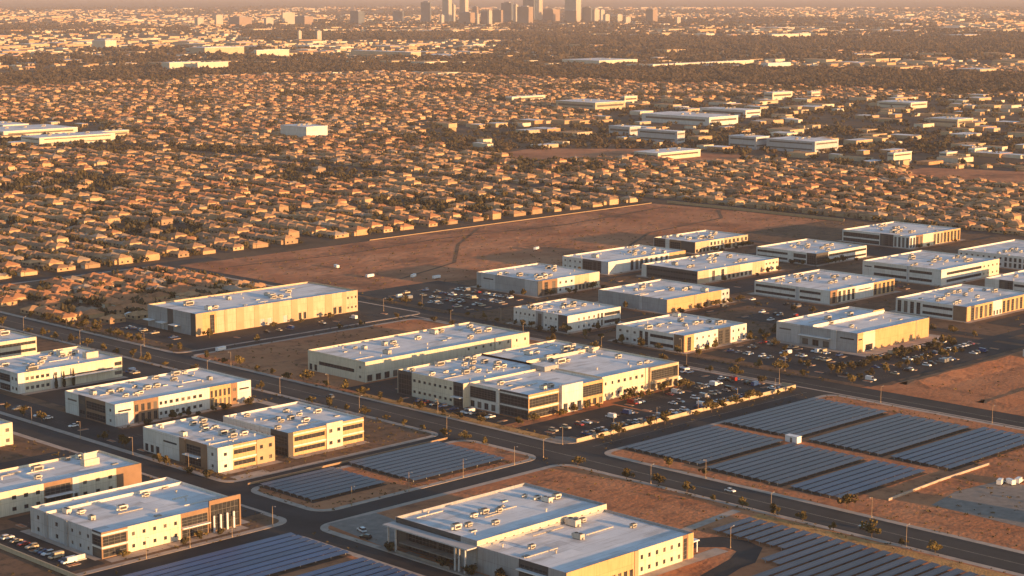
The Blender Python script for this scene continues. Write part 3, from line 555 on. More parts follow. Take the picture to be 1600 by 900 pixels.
PROT = [tree_proto(1, 2.3, 2.5, LEAF, 240), tree_proto(2, 2.9, 3.1, LEAF, 300), tree_proto(3, 1.7, 2.0, LEAF, 190), tree_proto(4, 2.9, 2.7, LEAFD, 300, .85), tree_proto(5, 2.2, 2.1, LEAFD, 240)]
ntree = [0]
def tree(x, y, label, group, kind=None, s=None, name='street_tree'):
    ntree[0] += 1
    if ntree[0] > 296: return
    me, tr = PROT[kind if kind is not None else rnd.choice((0, 1, 2))]; s = s or rnd.uniform(.6, 1.08)
    t = thing(name, label, 'tree', (x, y, .14), rnd.uniform(0, 6.28), group); t.scale = (s, s, s * rnd.uniform(.9, 1.1)); link('crown', me, t); link('trunk', tr, t); return t
def tree_line(x0, y0, x1, y1, n, desc, grp, jit=1.2, kinds=(0, 1, 2), p=.85):
    k2 = 0
    for k in range(n):
        if rnd.random() > p: continue
        k2 += 1; f = (k + .5) / n; x = x0 + (x1 - x0) * f + rnd.uniform(-jit, jit); y = y0 + (y1 - y0) * f + rnd.uniform(-jit, jit)
        px, py = proj(x, y, 2)
        if not (-15 < px < 1615 and py < 912): continue
        kd = rnd.choice(kinds); tree(x, y, '%s tree, %s %s' % ('small golden' if kd < 3 else 'dark green', ordn(k2), desc), grp, kd)
tree_line(562, 340, 562, 530, 13, 'along the near verge of the main road from bottom right', 'trees on the near verge of the main road')
tree_line(561, 556, 561, 760, 15, 'along the main road kerb beside the solar field and tan office', 'trees beside the main road left of the crossing')
tree_line(561, 770, 561, 1000, 15, 'along the main road beyond the brown-bayed office', 'trees on the far stretch of the main road')
tree_line(588, 600, 588, 830, 16, 'between the main road and the long cream hall', 'trees between main road and cream hall')
tree_line(590, 850, 590, 1010, 22, 'between the main road and the tall striped warehouse', 'trees by the striped warehouse', kinds=(0, 1, 2, 1))
tree_line(588, 360, 588, 520, 9, 'along the main road in front of the six-part solar field', 'trees by the six-part solar field', p=.6)
tree_line(600, 546.5, 750, 549, 14, 'between the low tan wall and its road', 'trees along the low tan wall')
tree_line(595, 594, 656, 592, 7, 'in front of the headquarters glass corner', 'trees before the headquarters', kinds=(0, 2))
tree_line(665, 591, 720, 590, 9, 'along the sunlit front of the headquarters east wing', 'trees before the headquarters east wing', kinds=(0, 1, 4))
tree_line(755, 565, 755, 830, 16, 'along the second road behind the headquarters', 'trees on the second road', kinds=(0, 1, 4))
tree_line(782, 530, 782, 900, 26, 'along the business park side of the second road', 'trees on the park side of the second road')
tree_line(795, 560, 925, 562, 18, 'in the car park below the grey and ochre warehouse', 'trees in the warehouse car park', kinds=(0, 1, 4, 3))
tree_line(792, 558, 930, 559, 16, 'under the ochre warehouse near the second car lane', 'dark trees in the warehouse car park', 2, (3, 4, 4, 0))
tree_line(792, 543, 900, 544, 14, 'in the lane closest to the bare bank', 'dark trees near the bare bank', 2, (3, 4, 0))
tree_line(788, 650, 940, 655, 14, 'between the brown-cornered office and the ochre warehouse', 'trees between the two park buildings', 3, (0, 3, 4))
tree_line(795, 575, 845, 640, 9, 'among the cars beside the grey and ochre warehouse', 'trees among the parked cars', 3)
tree_line(940, 540, 940, 740, 14, 'along the park street behind the grey and ochre warehouse', 'trees on the inner park street', kinds=(0, 1, 4))
tree_line(610, 874, 745, 873, 12, 'along the sunlit front of the striped warehouse', 'trees before the striped warehouse', 2, p=.35)
tree_line(600, 842, 750, 842, 10, 'along the driveway in front of the striped warehouse', 'trees on the warehouse driveway', p=.5)
tree_line(446, 660, 446, 900, 14, 'along the side street by the brown-bayed office', 'trees on the left side street', kinds=(0, 1, 4))
tree_line(430, 545, 430, 535, 1, 'at the corner', 'corner trees', p=0)
tree_line(440, 615, 440, 660, 5, 'beside the small white and brown office', 'trees by the small white office', kinds=(4, 0))
tree_line(465, 716, 540, 716, 10, 'along the sunlit front of the brown-bayed office', 'trees before the brown-bayed office', kinds=(0, 4), p=.7)
tree_line(350, 549, 408, 548, 7, 'along the front of the banded glass corner office', 'shrubby trees at the corner office', kinds=(2, 4), p=.6)
tree_line(500, 452, 503, 495, 6, 'on the bare earth behind the stepped-roof building', 'dark trees behind the stepped-roof building', kinds=(3, 4))
tree_line(427, 495, 429, 415, 6, 'in the beds before the columned canopy', 'trees before the columned canopy', kinds=(4, 3), p=.7)
for k, (nm, lb, F, lx, ly, h_, S_, W_, u_) in enumerate(PQ):
    ds = ' '.join(lb.split()[:6]) if False else ['grey-sided building by the dark car park', 'charcoal-cornered office', 'low office with the dark entrance bay', 'dark ribbon-glass building', 'plain grey and tan warehouse', 'brown-cornered office with entrance slots', 'small charcoal-sided office', 'charcoal glass-cornered office', 'slot-windowed office by the houses', 'big ribbon-windowed office', 'large office at the right edge', 'tall-window-group office', 'office with dark brown corner panel', 'sliver office at the right edge'][k]
    tree_line(F[0] + 2, F[1] - 6, F[0] + lx, F[1] - 6, 7, 'on sunlit front of %s' % ds, 'trees around the park offices', 1, (0, 1, 4), .55)
    tree_line(F[0] - 6, F[1] + 2, F[0] - 6, F[1] + ly, 5, 'on shaded side of %s' % ds, 'trees around the park offices', 1, (0, 4), .5)
# cypresses
def cypress_mesh():
    r_ = np.random.default_rng(9); v = []; f = []
    for k in range(260):
        z = r_.uniform(.3, 8.2); rr = 1.05 * (1 - (z / 8.6) ** 1.6) * min(1, z / .9); a = r_.uniform(0, 6.28); p = np.array([math.cos(a) * rr * r_.uniform(.6, 1), math.sin(a) * rr * r_.uniform(.6, 1), z])
        u = np.array([-math.sin(a), math.cos(a), 0]) * .28; w_ = np.array([.1 * math.cos(a), .1 * math.sin(a), .6]); i = len(v); v += [tuple(p - u - w_ * .4), tuple(p + u - w_ * .4), tuple(p + u * .5 + w_), tuple(p - u * .5 + w_)]; f.append((i, i + 1, i + 2, i + 3))
    me = D.meshes.new('crown'); me.from_pydata(v, [], f); me.materials.append(LEAFD); return me
cyp = cypress_mesh(); q = M(); q.tube((0, 0, -.1), (0, 0, 3), .18, .1); cyt = q.mesh('trunk', BARK)
for k, (x, lb) in enumerate(((489, 'nearest the plain shaded wall end'), (493.5, 'in the middle of the three'), (499, 'nearest the ribbon window'))):
    t = thing('cypress_tree', 'dark narrow cypress against the white office wall, %s' % lb, 'tree', (x, 813.8, .15), k, 'three cypresses by the white office'); t.scale = (1, 1, .85 + .1 * k); link('crown', cyp, t); link('trunk', cyt, t)
# desert scrub on the bare earth (uncountable)
def scrub(name, areas):
    v = []; f = []
    for (x0, x1, y0, y1, n, sz) in areas:
        for _ in range(int(n * .55)):
            x, y = rng.uniform(x0, x1), rng.uniform(y0, y1); s_ = sz * rng.uniform(.5, 1.3)
            for k in range(7):
                a = rng.uniform(0, 6.28); rr = s_ * rng.uniform(.1, .7); cx, cy, cz = x + math.cos(a) * rr, y + math.sin(a) * rr, .12 + s_ * rng.uniform(.1, .5)
                u = rng.normal(size=3); u *= s_ * .3 / np.linalg.norm(u); w_ = rng.normal(size=3); w_ *= s_ * .3 / np.linalg.norm(w_); i = len(v)
                p = np.array([cx, cy, cz]); v += [tuple(p - u), tuple(p + w_), tuple(p + u), tuple(p - w_)]; f.append((i, i + 1, i + 2, i + 3))
    me = D.meshes.new(name); me.from_pydata(v, [], f); me.materials.append(LEAF); o = link(name, me); o['kind'] = 'stuff'; o['label'] = 'low dry desert scrub dotted over the bare earth and verges'; o['category'] = 'scrub'
scrub('scrub', [(586, 596, 200, 530, 160, 1.0), (556, 562, 300, 1000, 400, .9), (440, 560, 544, 552, 120, .9), (486, 494, 552, 592, 30, .9), (440, 446, 548, 592, 40, .9), (500, 560, 425, 525, 120, 1.1), (596, 750, 395, 410, 90, 1.1), (740, 754, 400, 530, 120, 1.0),
               (586, 594, 552, 838, 260, 1.0), (606, 750, 764, 836, 260, 1.1), (800, 1000, 400, 510, 220, 1.2), (780, 1330, 930, 1120, 1500, 1.3), (441, 447, 606, 668, 90, .9), (478, 484, 612, 668, 40, .9), (448, 560, 605, 619, 160, .9), (528, 560, 620, 667, 120, 1.0), (542, 560, 716, 766, 80, 1.0), (464, 540, 766, 770, 60, .9), (334, 424, 702, 760, 160, 1.1), (414, 426, 545, 700, 130, 1.0), (349, 410, 601, 604, 40, .8), (606, 750, 700, 714, 60, .9), (612, 750, 838, 846, 90, .8), (776, 783, 540, 910, 250, 1.0), (860, 1340, 640, 940, 1500, 1.3), (940, 1340, 520, 640, 260, 1.3), (784, 870, 640, 830, 300, 1.2), (600, 660, 330, 392, 120, 1.1), (670, 750, 300, 400, 160, 1.2),
               (444, 560, 715, 721, 80, .9), (300, 345, 520, 560, 60, 1.0), (417, 432, 500, 530, 20, .8), (348, 412, 541, 551, 60, .8), (586, 598, 850, 1000, 200, 1.2), (600, 770, 955, 1120, 200, 1.4), (590, 752, 532, 550, 120, .8)])

# ------------------------------------------------------------------ cars
def car_proto(kind):
    prof = {'sedan': (4.6, 1.8, [(-2.3, .35), (-2.3, .8), (-1.6, .95), (1.2, .95), (2.2, .78), (2.3, .4)], [(-1.75, .93), (-1.05, 1.42), (.35, 1.44), (1.2, .93)]),
            'suv': (4.8, 1.95, [(-2.4, .4), (-2.4, 1.0), (-2.2, 1.08), (1.2, 1.08), (2.25, .95), (2.4, .45)], [(-2.3, 1.06), (-2.0, 1.74), (.2, 1.76), (1.15, 1.06)]),
            'van': (5.6, 2.0, [(-2.8, .4), (-2.8, 1.1), (2.0, 1.1), (2.7, .95), (2.8, .45)], [(-2.78, 1.08), (-2.75, 2.25), (1.2, 2.25), (2.1, 1.08)]),
            'pickup': (5.6, 1.95, [(-2.8, .5), (-2.8, 1.1), (1.5, 1.1), (2.7, 1.0), (2.8, .5)], [(-.9, 1.08), (-.7, 1.78), (.7, 1.8), (1.5, 1.08)])}[kind]
    L, W, lo, up = prof; hw = W / 2; q = M()
    def loft(mm, pr, wa, wb, mi):
        n = len(pr); zmin = min(p[1] for p in pr); zmax = max(p[1] for p in pr)
        wd = lambda z: wa + (wb - wa) * (z - zmin) / (zmax - zmin)
        for s_ in (-1, 1): mm.poly([(x, s_ * wd(z), z) for x, z in pr], mi)
        for k in range(n):
            (xa, za), (xb, zb_) = pr[k], pr[(k + 1) % n]; mm.quad((xa, -wd(za), za), (xb, -wd(zb_), zb_), (xb, wd(zb_), zb_), (xa, wd(za), za), mi)
    loft(q, lo, hw, hw * .95, 0); 
    x0, x1 = up[1][0], up[2][0]; zt = up[1][1]; q.box(x0 + .08, x1 - .05, -hw * .78, hw * .78, zt - .02, zt + .06)
    if kind == 'van': q.box(-2.78, 1.1, -hw * .985, hw * .985, 1.1, 2.2)
    gl = M(); loft(gl, up, hw * .93, hw * .76, 0); wh = M()
    wh.tube((0, -.11, 0), (0, .11, 0), .34, .34, 10); wh.tube((0, .12, 0), (0, -.12, 0), .34, .34, 10)
    return q, gl.mesh('glasshouse', GLASS), wh.mesh('wheel', TYRE), L, hw
CARP = {k: car_proto(k) for k in ('sedan', 'suv', 'van', 'pickup')}
BODY = {}
ncar = [0]
def car(x, y, rz, label, group, near=True, kind=None, colr=None):
    px, py = proj(x, y, 1)
    if not (-8 < px < 1608 and -5 < py < 905): return
    kind = kind or rnd.choice(('sedan', 'sedan', 'suv', 'suv', 'pickup', 'van')); colr = colr or rnd.choice(('white', 'white', 'white', 'silver', 'silver', 'grey', 'black', 'blue', 'red', 'beige'))
    q, gl, wh, L, hw = CARP[kind]
    if (kind, colr) not in BODY: BODY[(kind, colr)] = q.mesh('body', PAINT[colr])
    t = thing('parked_car', label.replace('CAR', '%s %s' % (colr, {'sedan': 'saloon car', 'suv': 'estate car', 'van': 'van', 'pickup': 'pickup truck'}[kind])), 'car', (x, y, .19), rz, group); t.rotation_euler.z = rz
    link('body', BODY[(kind, colr)], t); link('glasshouse', gl, t); ncar[0] += 1
    if near:
        for sx in (-.3, .3):
            for sy in (-1, 1): link('wheel', wh, t, (sx * L, sy * (hw - .1), .34))
def car_row(x, y, dx, dy, n, occ, desc, grp, near=True, pitch=2.75):
    ang = math.atan2(dy, dx) + math.pi / 2; k2 = 0; ln = M()
    for k in range(n):
        if rnd.random() < occ:
            k2 += 1; car(x + dx * pitch * k + rnd.uniform(-.2, .2), y + dy * pitch * k + rnd.uniform(-.3, .3), ang + (math.pi if rnd.random() < .5 else 0) + rnd.gauss(0, .02), 'CAR, %s in the row %s' % (ordn(k2), desc), grp, near)
def stall_lines():
    pass
CR = [(600, 573, 1, 0, 20, .5, 'under the small trees before the headquarters corner', 'cars before the headquarters', 1), (337, 557, 0, 1, 17, .5, 'beside the banded glass corner office', 'cars by the corner office', 1),
      (598, 607, 0, 1, 24, .55, 'along the shaded side of the headquarters', 'cars beside the headquarters', 1), (613, 690, 1, 0, 30, .3, 'between the headquarters and the cream hall', 'cars behind the headquarters', 1),
      (668, 585, 1, 0, 30, .6, 'nearest the sunlit headquarters east wing', 'cars before the headquarters', 1), (665, 571, 1, 0, 31, .6, 'in the middle of the headquarters car park', 'cars before the headquarters', 1), (600, 558, 1, 0, 54, .65, 'backing onto the low tan wall', 'cars before the headquarters', 1),
      (726, 600, 0, 1, 14, .5, 'at the end of the headquarters east wing', 'cars beside the east wing', 1), (744, 566, 0, 1, 26, .4, 'beside the second road behind the headquarters', 'cars beside the east wing', 1),
      (610, 886, 0, 1, 18, .4, 'along the shaded side of the striped warehouse', 'cars by the striped warehouse', 1), (640, 862, 1, 0, 40, .28, 'on the sunny side of the striped warehouse', 'cars by the striped warehouse', 1),
      (798, 838, 0, 1, 26, .65, 'nearest the road in field car park', 'cars in the field car park', 0), (812, 836, 0, 1, 28, .6, 'second from the road in field car park', 'cars in the field car park', 0), (828, 838, 0, 1, 28, .55, 'third from the road in field car park', 'cars in the field car park', 0), (846, 842, 0, 1, 22, .55, 'against the grey-sided building', 'cars in the field car park', 0),
      (797, 566, 1, 0, 44, .55, 'below the grey and ochre warehouse, lower side', 'cars in the ochre warehouse car park', 0), (797, 551, 1, 0, 46, .5, 'second lowest below the grey and ochre warehouse', 'cars in the ochre warehouse car park', 0), (796, 535, 1, 0, 44, .35, 'closest to the bank of bare earth', 'cars in the ochre warehouse car park', 0),
      (838, 584, 0, 1, 20, .55, 'against the shaded side of the ochre warehouse', 'cars in the ochre warehouse car park', 0), (822, 580, 0, 1, 22, .5, 'one lane out from the ochre warehouse shaded side', 'cars in the ochre warehouse car park', 0), (806, 582, 0, 1, 20, .45, 'two lanes out from the ochre warehouse shaded side', 'cars in the ochre warehouse car park', 0),
      (952, 655, 0, 1, 30, .5, 'in the park lane before the tall-window-group office', 'cars in the middle of the park', 0), (900, 670, 0, 1, 20, .5, 'between the ochre and the plain warehouse, near side', 'cars in the middle of the park', 0), (918, 660, 0, 1, 26, .5, 'between the ochre and the plain warehouse, far side', 'cars in the middle of the park', 0),
      (990, 772, 1, 0, 30, .3, 'before the dark ribbon-glass building', 'cars deep in the park', 0), (950, 790, 0, 1, 20, .3, 'beside the dark ribbon-glass building', 'cars deep in the park', 0), (1062, 690, 0, 1, 18, .3, 'beside the big ribbon-windowed office', 'cars deep in the park', 0),
      (450, 676, 1, 0, 28, .3, 'behind the small white and brown office', 'cars behind the brown offices', 1), (450, 700, 1, 0, 28, .3, 'across from the brown-bayed office', 'cars behind the brown offices', 1), (450, 730, 0, 1, 40, .28, 'on the shaded side of the brown-bayed office', 'cars on the left side street', 1), (538, 775, 0, 1, 18, .3, 'beside the main road beyond the brown-bayed office', 'cars by the cypress office', 1),
      (1000, 562, 1, 0, 26, .4, 'below the office with the dark brown corner panel', 'cars at the right edge', 0), (352, 610, 1, 0, 22, .25, 'between the two cream offices at bottom left', 'cars by the corner office', 1)]
PRI = ('cars before the headquarters', 'cars in the field car park', 'cars in the ochre warehouse car park', 'cars beside the headquarters', 'cars by the corner office', 'cars by the striped warehouse')
for x, y, dx, dy, n, occ, ds, gr, nr in sorted(CR, key=lambda c: PRI.index(c[7]) if c[7] in PRI else 9):
    if ncar[0] < 282: car_row(x, y, dx, dy, n, occ * (.82 if gr in PRI else .45), ds, gr, bool(nr))
isl = M()
for x, y, dx, dy, n, occ, ds, gr, nr in CR:
    for k in sorted({-1, n, n // 2} if n < 34 else {-1, n // 3, 2 * n // 3, n}):
        o = k * 2.75; cx, cy = x + dx * o, y + dy * o; a, b = (1.0, 2.5) if dx else (2.5, 1.0)
        isl.box(cx - a, cx + a, cy - b, cy + b, .1, .34, 1, bottom=False); isl.box(cx - a + .2, cx + a - .2, cy - b + .2, cy + b - .2, .34, .36, 0, bottom=False)
struct('kerb_island', isl, [DIRT, CONC])
st = M()
for x, y, dx, dy, n, occ, ds, gr, nr in CR:
    for k in range(n + 1):
        o = (k - .5) * 2.75
        if dx: st.quad((x + o - .06, y - 2.4, .245), (x + o + .06, y - 2.4, .245), (x + o + .06, y + 2.4, .245), (x + o - .06, y + 2.4, .245))
        else: st.quad((x - 2.4, y + o - .06, .245), (x + 2.4, y + o - .06, .245), (x + 2.4, y + o + .06, .245), (x - 2.4, y + o + .06, .245))
struct('parking_bay_lines', st, MARK)
sheet('pavement', [(586, 552.5), (599, 552.5), (599, 557), (594, 566), (586, 566)], .2, PAVE)
sx, sy = at(126, 876); t = thing('monument_sign', 'small pale monument sign on the corner bed by the bottom left car row', 'sign', (sx, sy, .15)); q = M(); q.box(-2.2, 2.2, -.5, .5, 0, .5); q.build('base', WALL['G'], t); q = M(); q.box(-1.8, 1.8, -.25, .25, .5, 2.1); q.build('sign_panel', WALL['W'], t)
x, y = at(1121, 775); car(575.5, y, -math.pi / 2, 'CAR driving along the main road by the six-part solar field', 'cars on the move', True, 'sedan', 'white')
x, y = at(1356, 826); car(570, y, math.pi / 2, 'CAR driving on the main road near the bottom right', 'cars on the move', True, 'pickup', 'silver')
car(573, 700, math.pi / 2, 'CAR driving past the long cream hall on the main road', 'cars on the move', True, 'suv', 'grey')
car(430, 506, math.pi / 2 + .2, 'CAR parked on the corner paving by the columned canopy, nearer the canopy', 'cars on the corner paving', True, 'suv', 'black'); car(435, 514, 1.3, 'CAR parked on the corner paving by the columned canopy, nearer the crossing', 'cars on the corner paving', True, 'suv', 'white')
for k, (px, py, rz) in enumerate(((1563, 757, .3), (1577, 757, 1.2), (1592, 755, .2))):
    x, y = at(px, py); car(x, y, rz, 'CAR, %s of three at the edge of the concrete pad' % ordn(k + 1), 'vehicles at the concrete pad', True, 'van', 'white')
# long white trailers and stacked pipe on the earth
def trailer(x, y, rz, label):
    t = thing('box_trailer', label, 'trailer', (x, y, .12), rz); t.scale = (.55, .8, .62); q = M(); q.box(-6, 6, -1.25, 1.25, 1.1, 3.9); q.build('body', WHITE, t); q = M(); q.box(-5.9, 5.9, -.5, .5, .8, 1.1); q.box(3.2, 3.5, -.9, .9, 0, 1.1); q.build('chassis', FRAME, t)
    for sx in (-4.8, -3.6):
        for sy in (-1.05, 1.05): link('wheel', CARP['van'][2], t, (sx, sy, .45))
for (px, py, rz, lb) in ((578, 434, .1, 'white trailer alone on the middle of the red field'), (646, 434, .5, 'white trailer on the red field, left of the pair near the grey-sided building'), (682, 436, .1, 'white trailer on the red field closest to the grey-sided building'),
                     (838, 391, .4, 'white trailer on the red field below the far garden wall'), (526, 419, 1.2, 'white trailer near the left end of the red field'), (212, 648, .1, 'white trailer parked beside the brown-bayed office'), (200, 495, .6, 'pale trailer behind the shaded end of the striped warehouse'), (345, 549, .2, 'pale trailer on the drive before the striped warehouse')):
    x, y = at(px, py); trailer(x, y, rz, lb)

# ------------------------------------------------------------------ street lamps
def lamp_proto():
    q = M(); q.tube((0, 0, 0), (0, 0, .6), .22, .2, 8); q.tube((0, 0, .6), (0, 0, 8), .085, .06, 8); a = q.mesh('pole', WALL['D'])
    q = M(); q.tube((0, 0, 7.8), (1.4, 0, 8.1), .05, .04, 6); b = q.mesh('arm', WALL['D']); q = M(); q.box(1.2, 1.9, -.13, .13, 8.05, 8.17); q.box(1.3, 1.8, -.1, .1, 8.01, 8.049, 1); c = q.mesh('lamp_head', [METAL, LAMPG]); return a, b, c
LP = lamp_proto()
def lamp(x, y, rz, desc):
    px, py = proj(x, y, 4)
    if not (-5 < px < 1605 and py < 930): return False
    t = thing('street_lamp', 'slim tan street lamp, ' + desc, 'street lamp', (x, y, .1), rz, 'street lamps along the roads'); link('pole', LP[0], t); link('arm', LP[1], t); link('lamp_head', LP[2], t); return True
def lamps(x0, y0, x1, y1, n, rz, desc):
    j = 0
    for k in range(n):
        f = (k + .5) / n; j += 1
        if not lamp(x0 + (x1 - x0) * f, y0 + (y1 - y0) * f, rz, '%s %s' % (ordn(j), desc)): j -= 1
lamps(562.3, 330, 562.3, 1000, 11, 0, 'on the near kerb of the main road from bottom right')
lamps(584.8, 350, 584.8, 1000, 8, math.pi, 'on the far kerb of the main road from bottom right')
lamps(756, 410, 756, 900, 8, 0, 'on the second road from the right edge'); lamps(600, 550, 750, 550, 5, -math.pi / 2, 'by the low tan wall'); lamps(350, 542.6, 425, 542.6, 4, -math.pi / 2, 'before the banded glass corner office')
lamps(440, 543.5, 560, 543.5, 4, -math.pi / 2, 'beside the left solar fields'); lamps(784, 545, 784, 900, 5, math.pi, 'at the park edge of the second road'); lamps(515, 404, 516, 404, 1, 0, 'on the bend beside the stepped-roof building')
lamps(440, 610, 440, 900, 7, math.pi, 'on the left side street')

# ------------------------------------------------------------------ houses
def hip(m_, x0, x1, y0, y1, z, pitch, ov=.5, mi=0):
    x0 -= ov; x1 += ov; y0 -= ov; y1 += ov; wx, wy = x1 - x0, y1 - y0; h_ = min(wx, wy) / 2 * pitch; z -= ov * pitch * .5
    a, b, c, d = (x0, y0, z), (x1, y0, z), (x1, y1, z), (x0, y1, z)
    if wx >= wy:
        r0 = (x0 + wy / 2, (y0 + y1) / 2, z + h_); r1 = (x1 - wy / 2, (y0 + y1) / 2, z + h_)
        m_.quad(a, b, r1, r0, mi); m_.quad(c, d, r0, r1, mi); m_.poly([b, c, r1], mi); m_.poly([d, a, r0], mi)
    else:
        r0 = ((x0 + x1) / 2, y0 + wx / 2, z + h_); r1 = ((x0 + x1) / 2, y1 - wx / 2, z + h_)
        m_.quad(b, c, r1, r0, mi); m_.quad(d, a, r0, r1, mi); m_.poly([a, b, r0], mi); m_.poly([c, d, r1], mi)
    m_.poly([d, c, b, a], mi)
def house_parts(k):
    r_ = random.Random(100 + k); wl, rf, wn, gd = M(), M(), M(), M(); two = k % 3 == 1; h1 = 3.0; H = 4.9 if two else 2.7
    W, L = r_.uniform(9.5, 12), r_.uniform(9.5, 11.5)
    x0, x1, y0, y1 = -W / 2, W / 2, -L / 2, L / 2
    wl.box(x0, x1, y0, y1, 0, H, bottom=False); hip(rf, x0, x1, y0, y1, H, .40)
    gw = r_.uniform(4.8, 6); gl = r_.uniform(2, 3.5); gy = y0 + .4 if k % 2 else y1 - gw - .4
    wl.box(x1, x1 + gl, gy, gy + gw, 0, h1, bottom=False); hip(rf, x1 - 2.5, x1 + gl, gy, gy + gw, h1, .42)
    if two: wl.box(x0 - 2.5, x0, y0 + 2, y1 - 3, 0, h1, bottom=False); hip(rf, x0 - 2.5, x0 + 2, y0 + 2, y1 - 3, h1, .35)
    gd.box(x1 + gl, x1 + gl + .05, gy + .7, gy + gw - .7, 0, 2.3, bottom=False)
    wins = []
    for z in ((1.0, 3.7) if two else (1.0,)):
        for f in (.25, .7):
            q = M(); q.box(x0 - .06, x0, y0 + L * f - .9, y0 + L * f + .9, z, z + 1.25, bottom=False); wins.append(q)
            q = M(); q.box(x0 + W * f - .7, x0 + W * f + .7, y0 - .06, y0, z, z + 1.2, bottom=False); wins.append(q)
    return wl, rf, wins, gd
NH = 9
HP = [house_parts(k) for k in range(NH)]
HM = {}
def house_meshes(k, rc, wc):
    if (k, rc, wc) not in HM:
        wl, rf, wn, gd = HP[k]; HM[(k, rc, wc)] = (wl.mesh('wall', HWALL[wc]), rf.mesh('roof', HROOF[rc]), HM[('w', k)] if ('w', k) in HM else [q.mesh('window', GLASS) for q in wn], HM.get(('g', k)) or gd.mesh('garage_door', WALL['C']))
        HM[('w', k)] = HM[(k, rc, wc)][2]; HM[('g', k)] = HM[(k, rc, wc)][3]
    return HM[(k, rc, wc)]
class Soup:      # many small pieces in numpy, one object
    def __init__(s): s.V = []; s.F = []; s.I = []; s.n = 0
    def add(s, V, F, mi, x, y, z, rz=0, sx=1, sy=None, sz=None):
        sy = sx if sy is None else sy; sz = sx if sz is None else sz; c, n_ = math.cos(rz), math.sin(rz)
        X = V[:, 0] * sx; Y = V[:, 1] * sy; s.V.append(np.stack([x + c * X - n_ * Y, y + n_ * X + c * Y, z + V[:, 2] * sz], 1))
        o = s.n; s.F += [tuple(i + o for i in f) for f in F]; s.I += [mi] * len(F) if isinstance(mi, int) else list(mi); s.n += len(V)
    def build(s, name, mats, label, cat):
        me = D.meshes.new(name); V = np.concatenate(s.V); me.from_pydata(V.tolist(), [], s.F)
        for q in mats: me.materials.append(q)
        me.polygons.foreach_set('material_index', s.I); me.update(); o = link(name, me); o['kind'] = 'stuff'; o['label'] = label; o['category'] = cat; return o
HV = [(np.array(wl.v), wl.f, np.array(rf.v), rf.f) for wl, rf, wn, gd in HP]
def inpoly(x, y, P):
    r_ = False; n = len(P)
    for i in range(n):
        (xa, ya), (xb, yb) = P[i], P[i - 1]
        if (ya > y) != (yb > y) and x < (xb - xa) * (y - ya) / (yb - ya) + xa: r_ = not r_
    return r_
# bare fields, commercial strips and woodland as areas on the ground (corner points taken off the map of the view)
def area(*p): return [at(*q) for q in p]
BARE = [area((760, 241), (830, 231), (1000, 232), (1180, 242), (1140, 257), (980, 247), (850, 251)), area((1400, 266), (1450, 261), (1640, 269), (1640, 293), (1530, 283), (1440, 277))]
SHOPS = [area((940, 160), (1640, 150), (1640, 258), (1330, 262), (1120, 240), (930, 232)), area((-40, 190), (170, 190), (200, 234), (-40, 236)), area((640, 196), (940, 190), (930, 232), (700, 240)),
         area((-40, 38), (1640, 34), (1640, 50), (-40, 56)), area((-40, 64), (420, 60), (1240, 86), (1640, 84), (1640, 104), (860, 108), (500, 98), (-40, 118))]
WOODS = [area((-60, 122), (200, 104), (480, 94), (900, 96), (1660, 118), (1660, 148), (1000, 128), (620, 112), (300, 120), (-60, 140)), area((-60, 40), (300, 42), (300, 52), (-60, 54)),
         area((800, 56), (1300, 62), (1660, 58), (1660, 86), (1250, 80), (850, 72)), area((380, 50), (900, 52), (820, 62), (380, 64))]
def inany(x, y, A): return any(inpoly(x, y, a) for a in A)
cands = []; GAPT = []
def zone_left(x, y): return y > 1152 and x > 250
def zone_right(x, y): return x > 1342 and 560 < y
for i in range(-6, 180):
    xs = 640 + i * 51.0
    for rw in (0, 1):
        x = xs + (13.5 if rw == 0 else 37.5); rz = 0 if rw else math.pi
        for j in range(0, 560):
            y = 560 + j * 12.4 + (j // 20) * 9
            fw = (x + y) * .7071
            if fw > 6600 or fw < 1200: continue
            if x < 1336 and y < 1152: continue
            if x >= 1336 and x < 1352: continue
            px, py = proj(x, y, 3)
            if not (-25 < px < 1625 and py > 80): continue
            if inany(x, y, BARE): continue
            if inany(x, y, WOODS[:1]): continue
            shop = inany(x, y, SHOPS)
            if shop: continue
            nz = math.sin(x * .021 + 2 * math.sin(y * .006)) + math.sin(y * .017 + 1.7 * math.sin(x * .005)) + .6 * math.sin(x * .0031 + y * .0023)
            gap_ = nz > 1.25 and y > 1190
            if gap_ and rnd.random() < .8:
                GAPT.append((fw, x, y)); continue
            if rnd.random() < (.07 if fw < 2000 else .16 if fw < 2800 else .28 if fw < 3600 else .42) : continue
            cands.append((fw, x + rnd.uniform(-1, 1), y + rnd.uniform(-.8, .8), (0 if rw == 0 else math.pi), i, rw, j))
for k in range(150):        # low houses and sheds by the striped warehouse
    x, y = 600 + (k % 10) * 16.6 + rnd.uniform(-2, 2), 958 + (k // 10) * 12.5 + rnd.uniform(-2, 2)
    if y < 1118 and rnd.random() < .8 and x < 766: cands.append(((x + y) * .7071, x, y, rnd.choice((0, math.pi)), -99, k % 10, k // 10))
cands.sort()
far = Soup(); cnt = {}
def roofs_for(x, y):
    v = math.sin(x * .013) + math.sin(y * .017 + 2); return (0 if v > .4 else 1 if v > -.7 else 2) if rnd.random() < .75 else rnd.choice((0, 1, 2, 3))
vis = 0; RN = ('terracotta', 'sandy', 'dark brown', 'greyish'); WN = ('tan', 'cream', 'taupe')
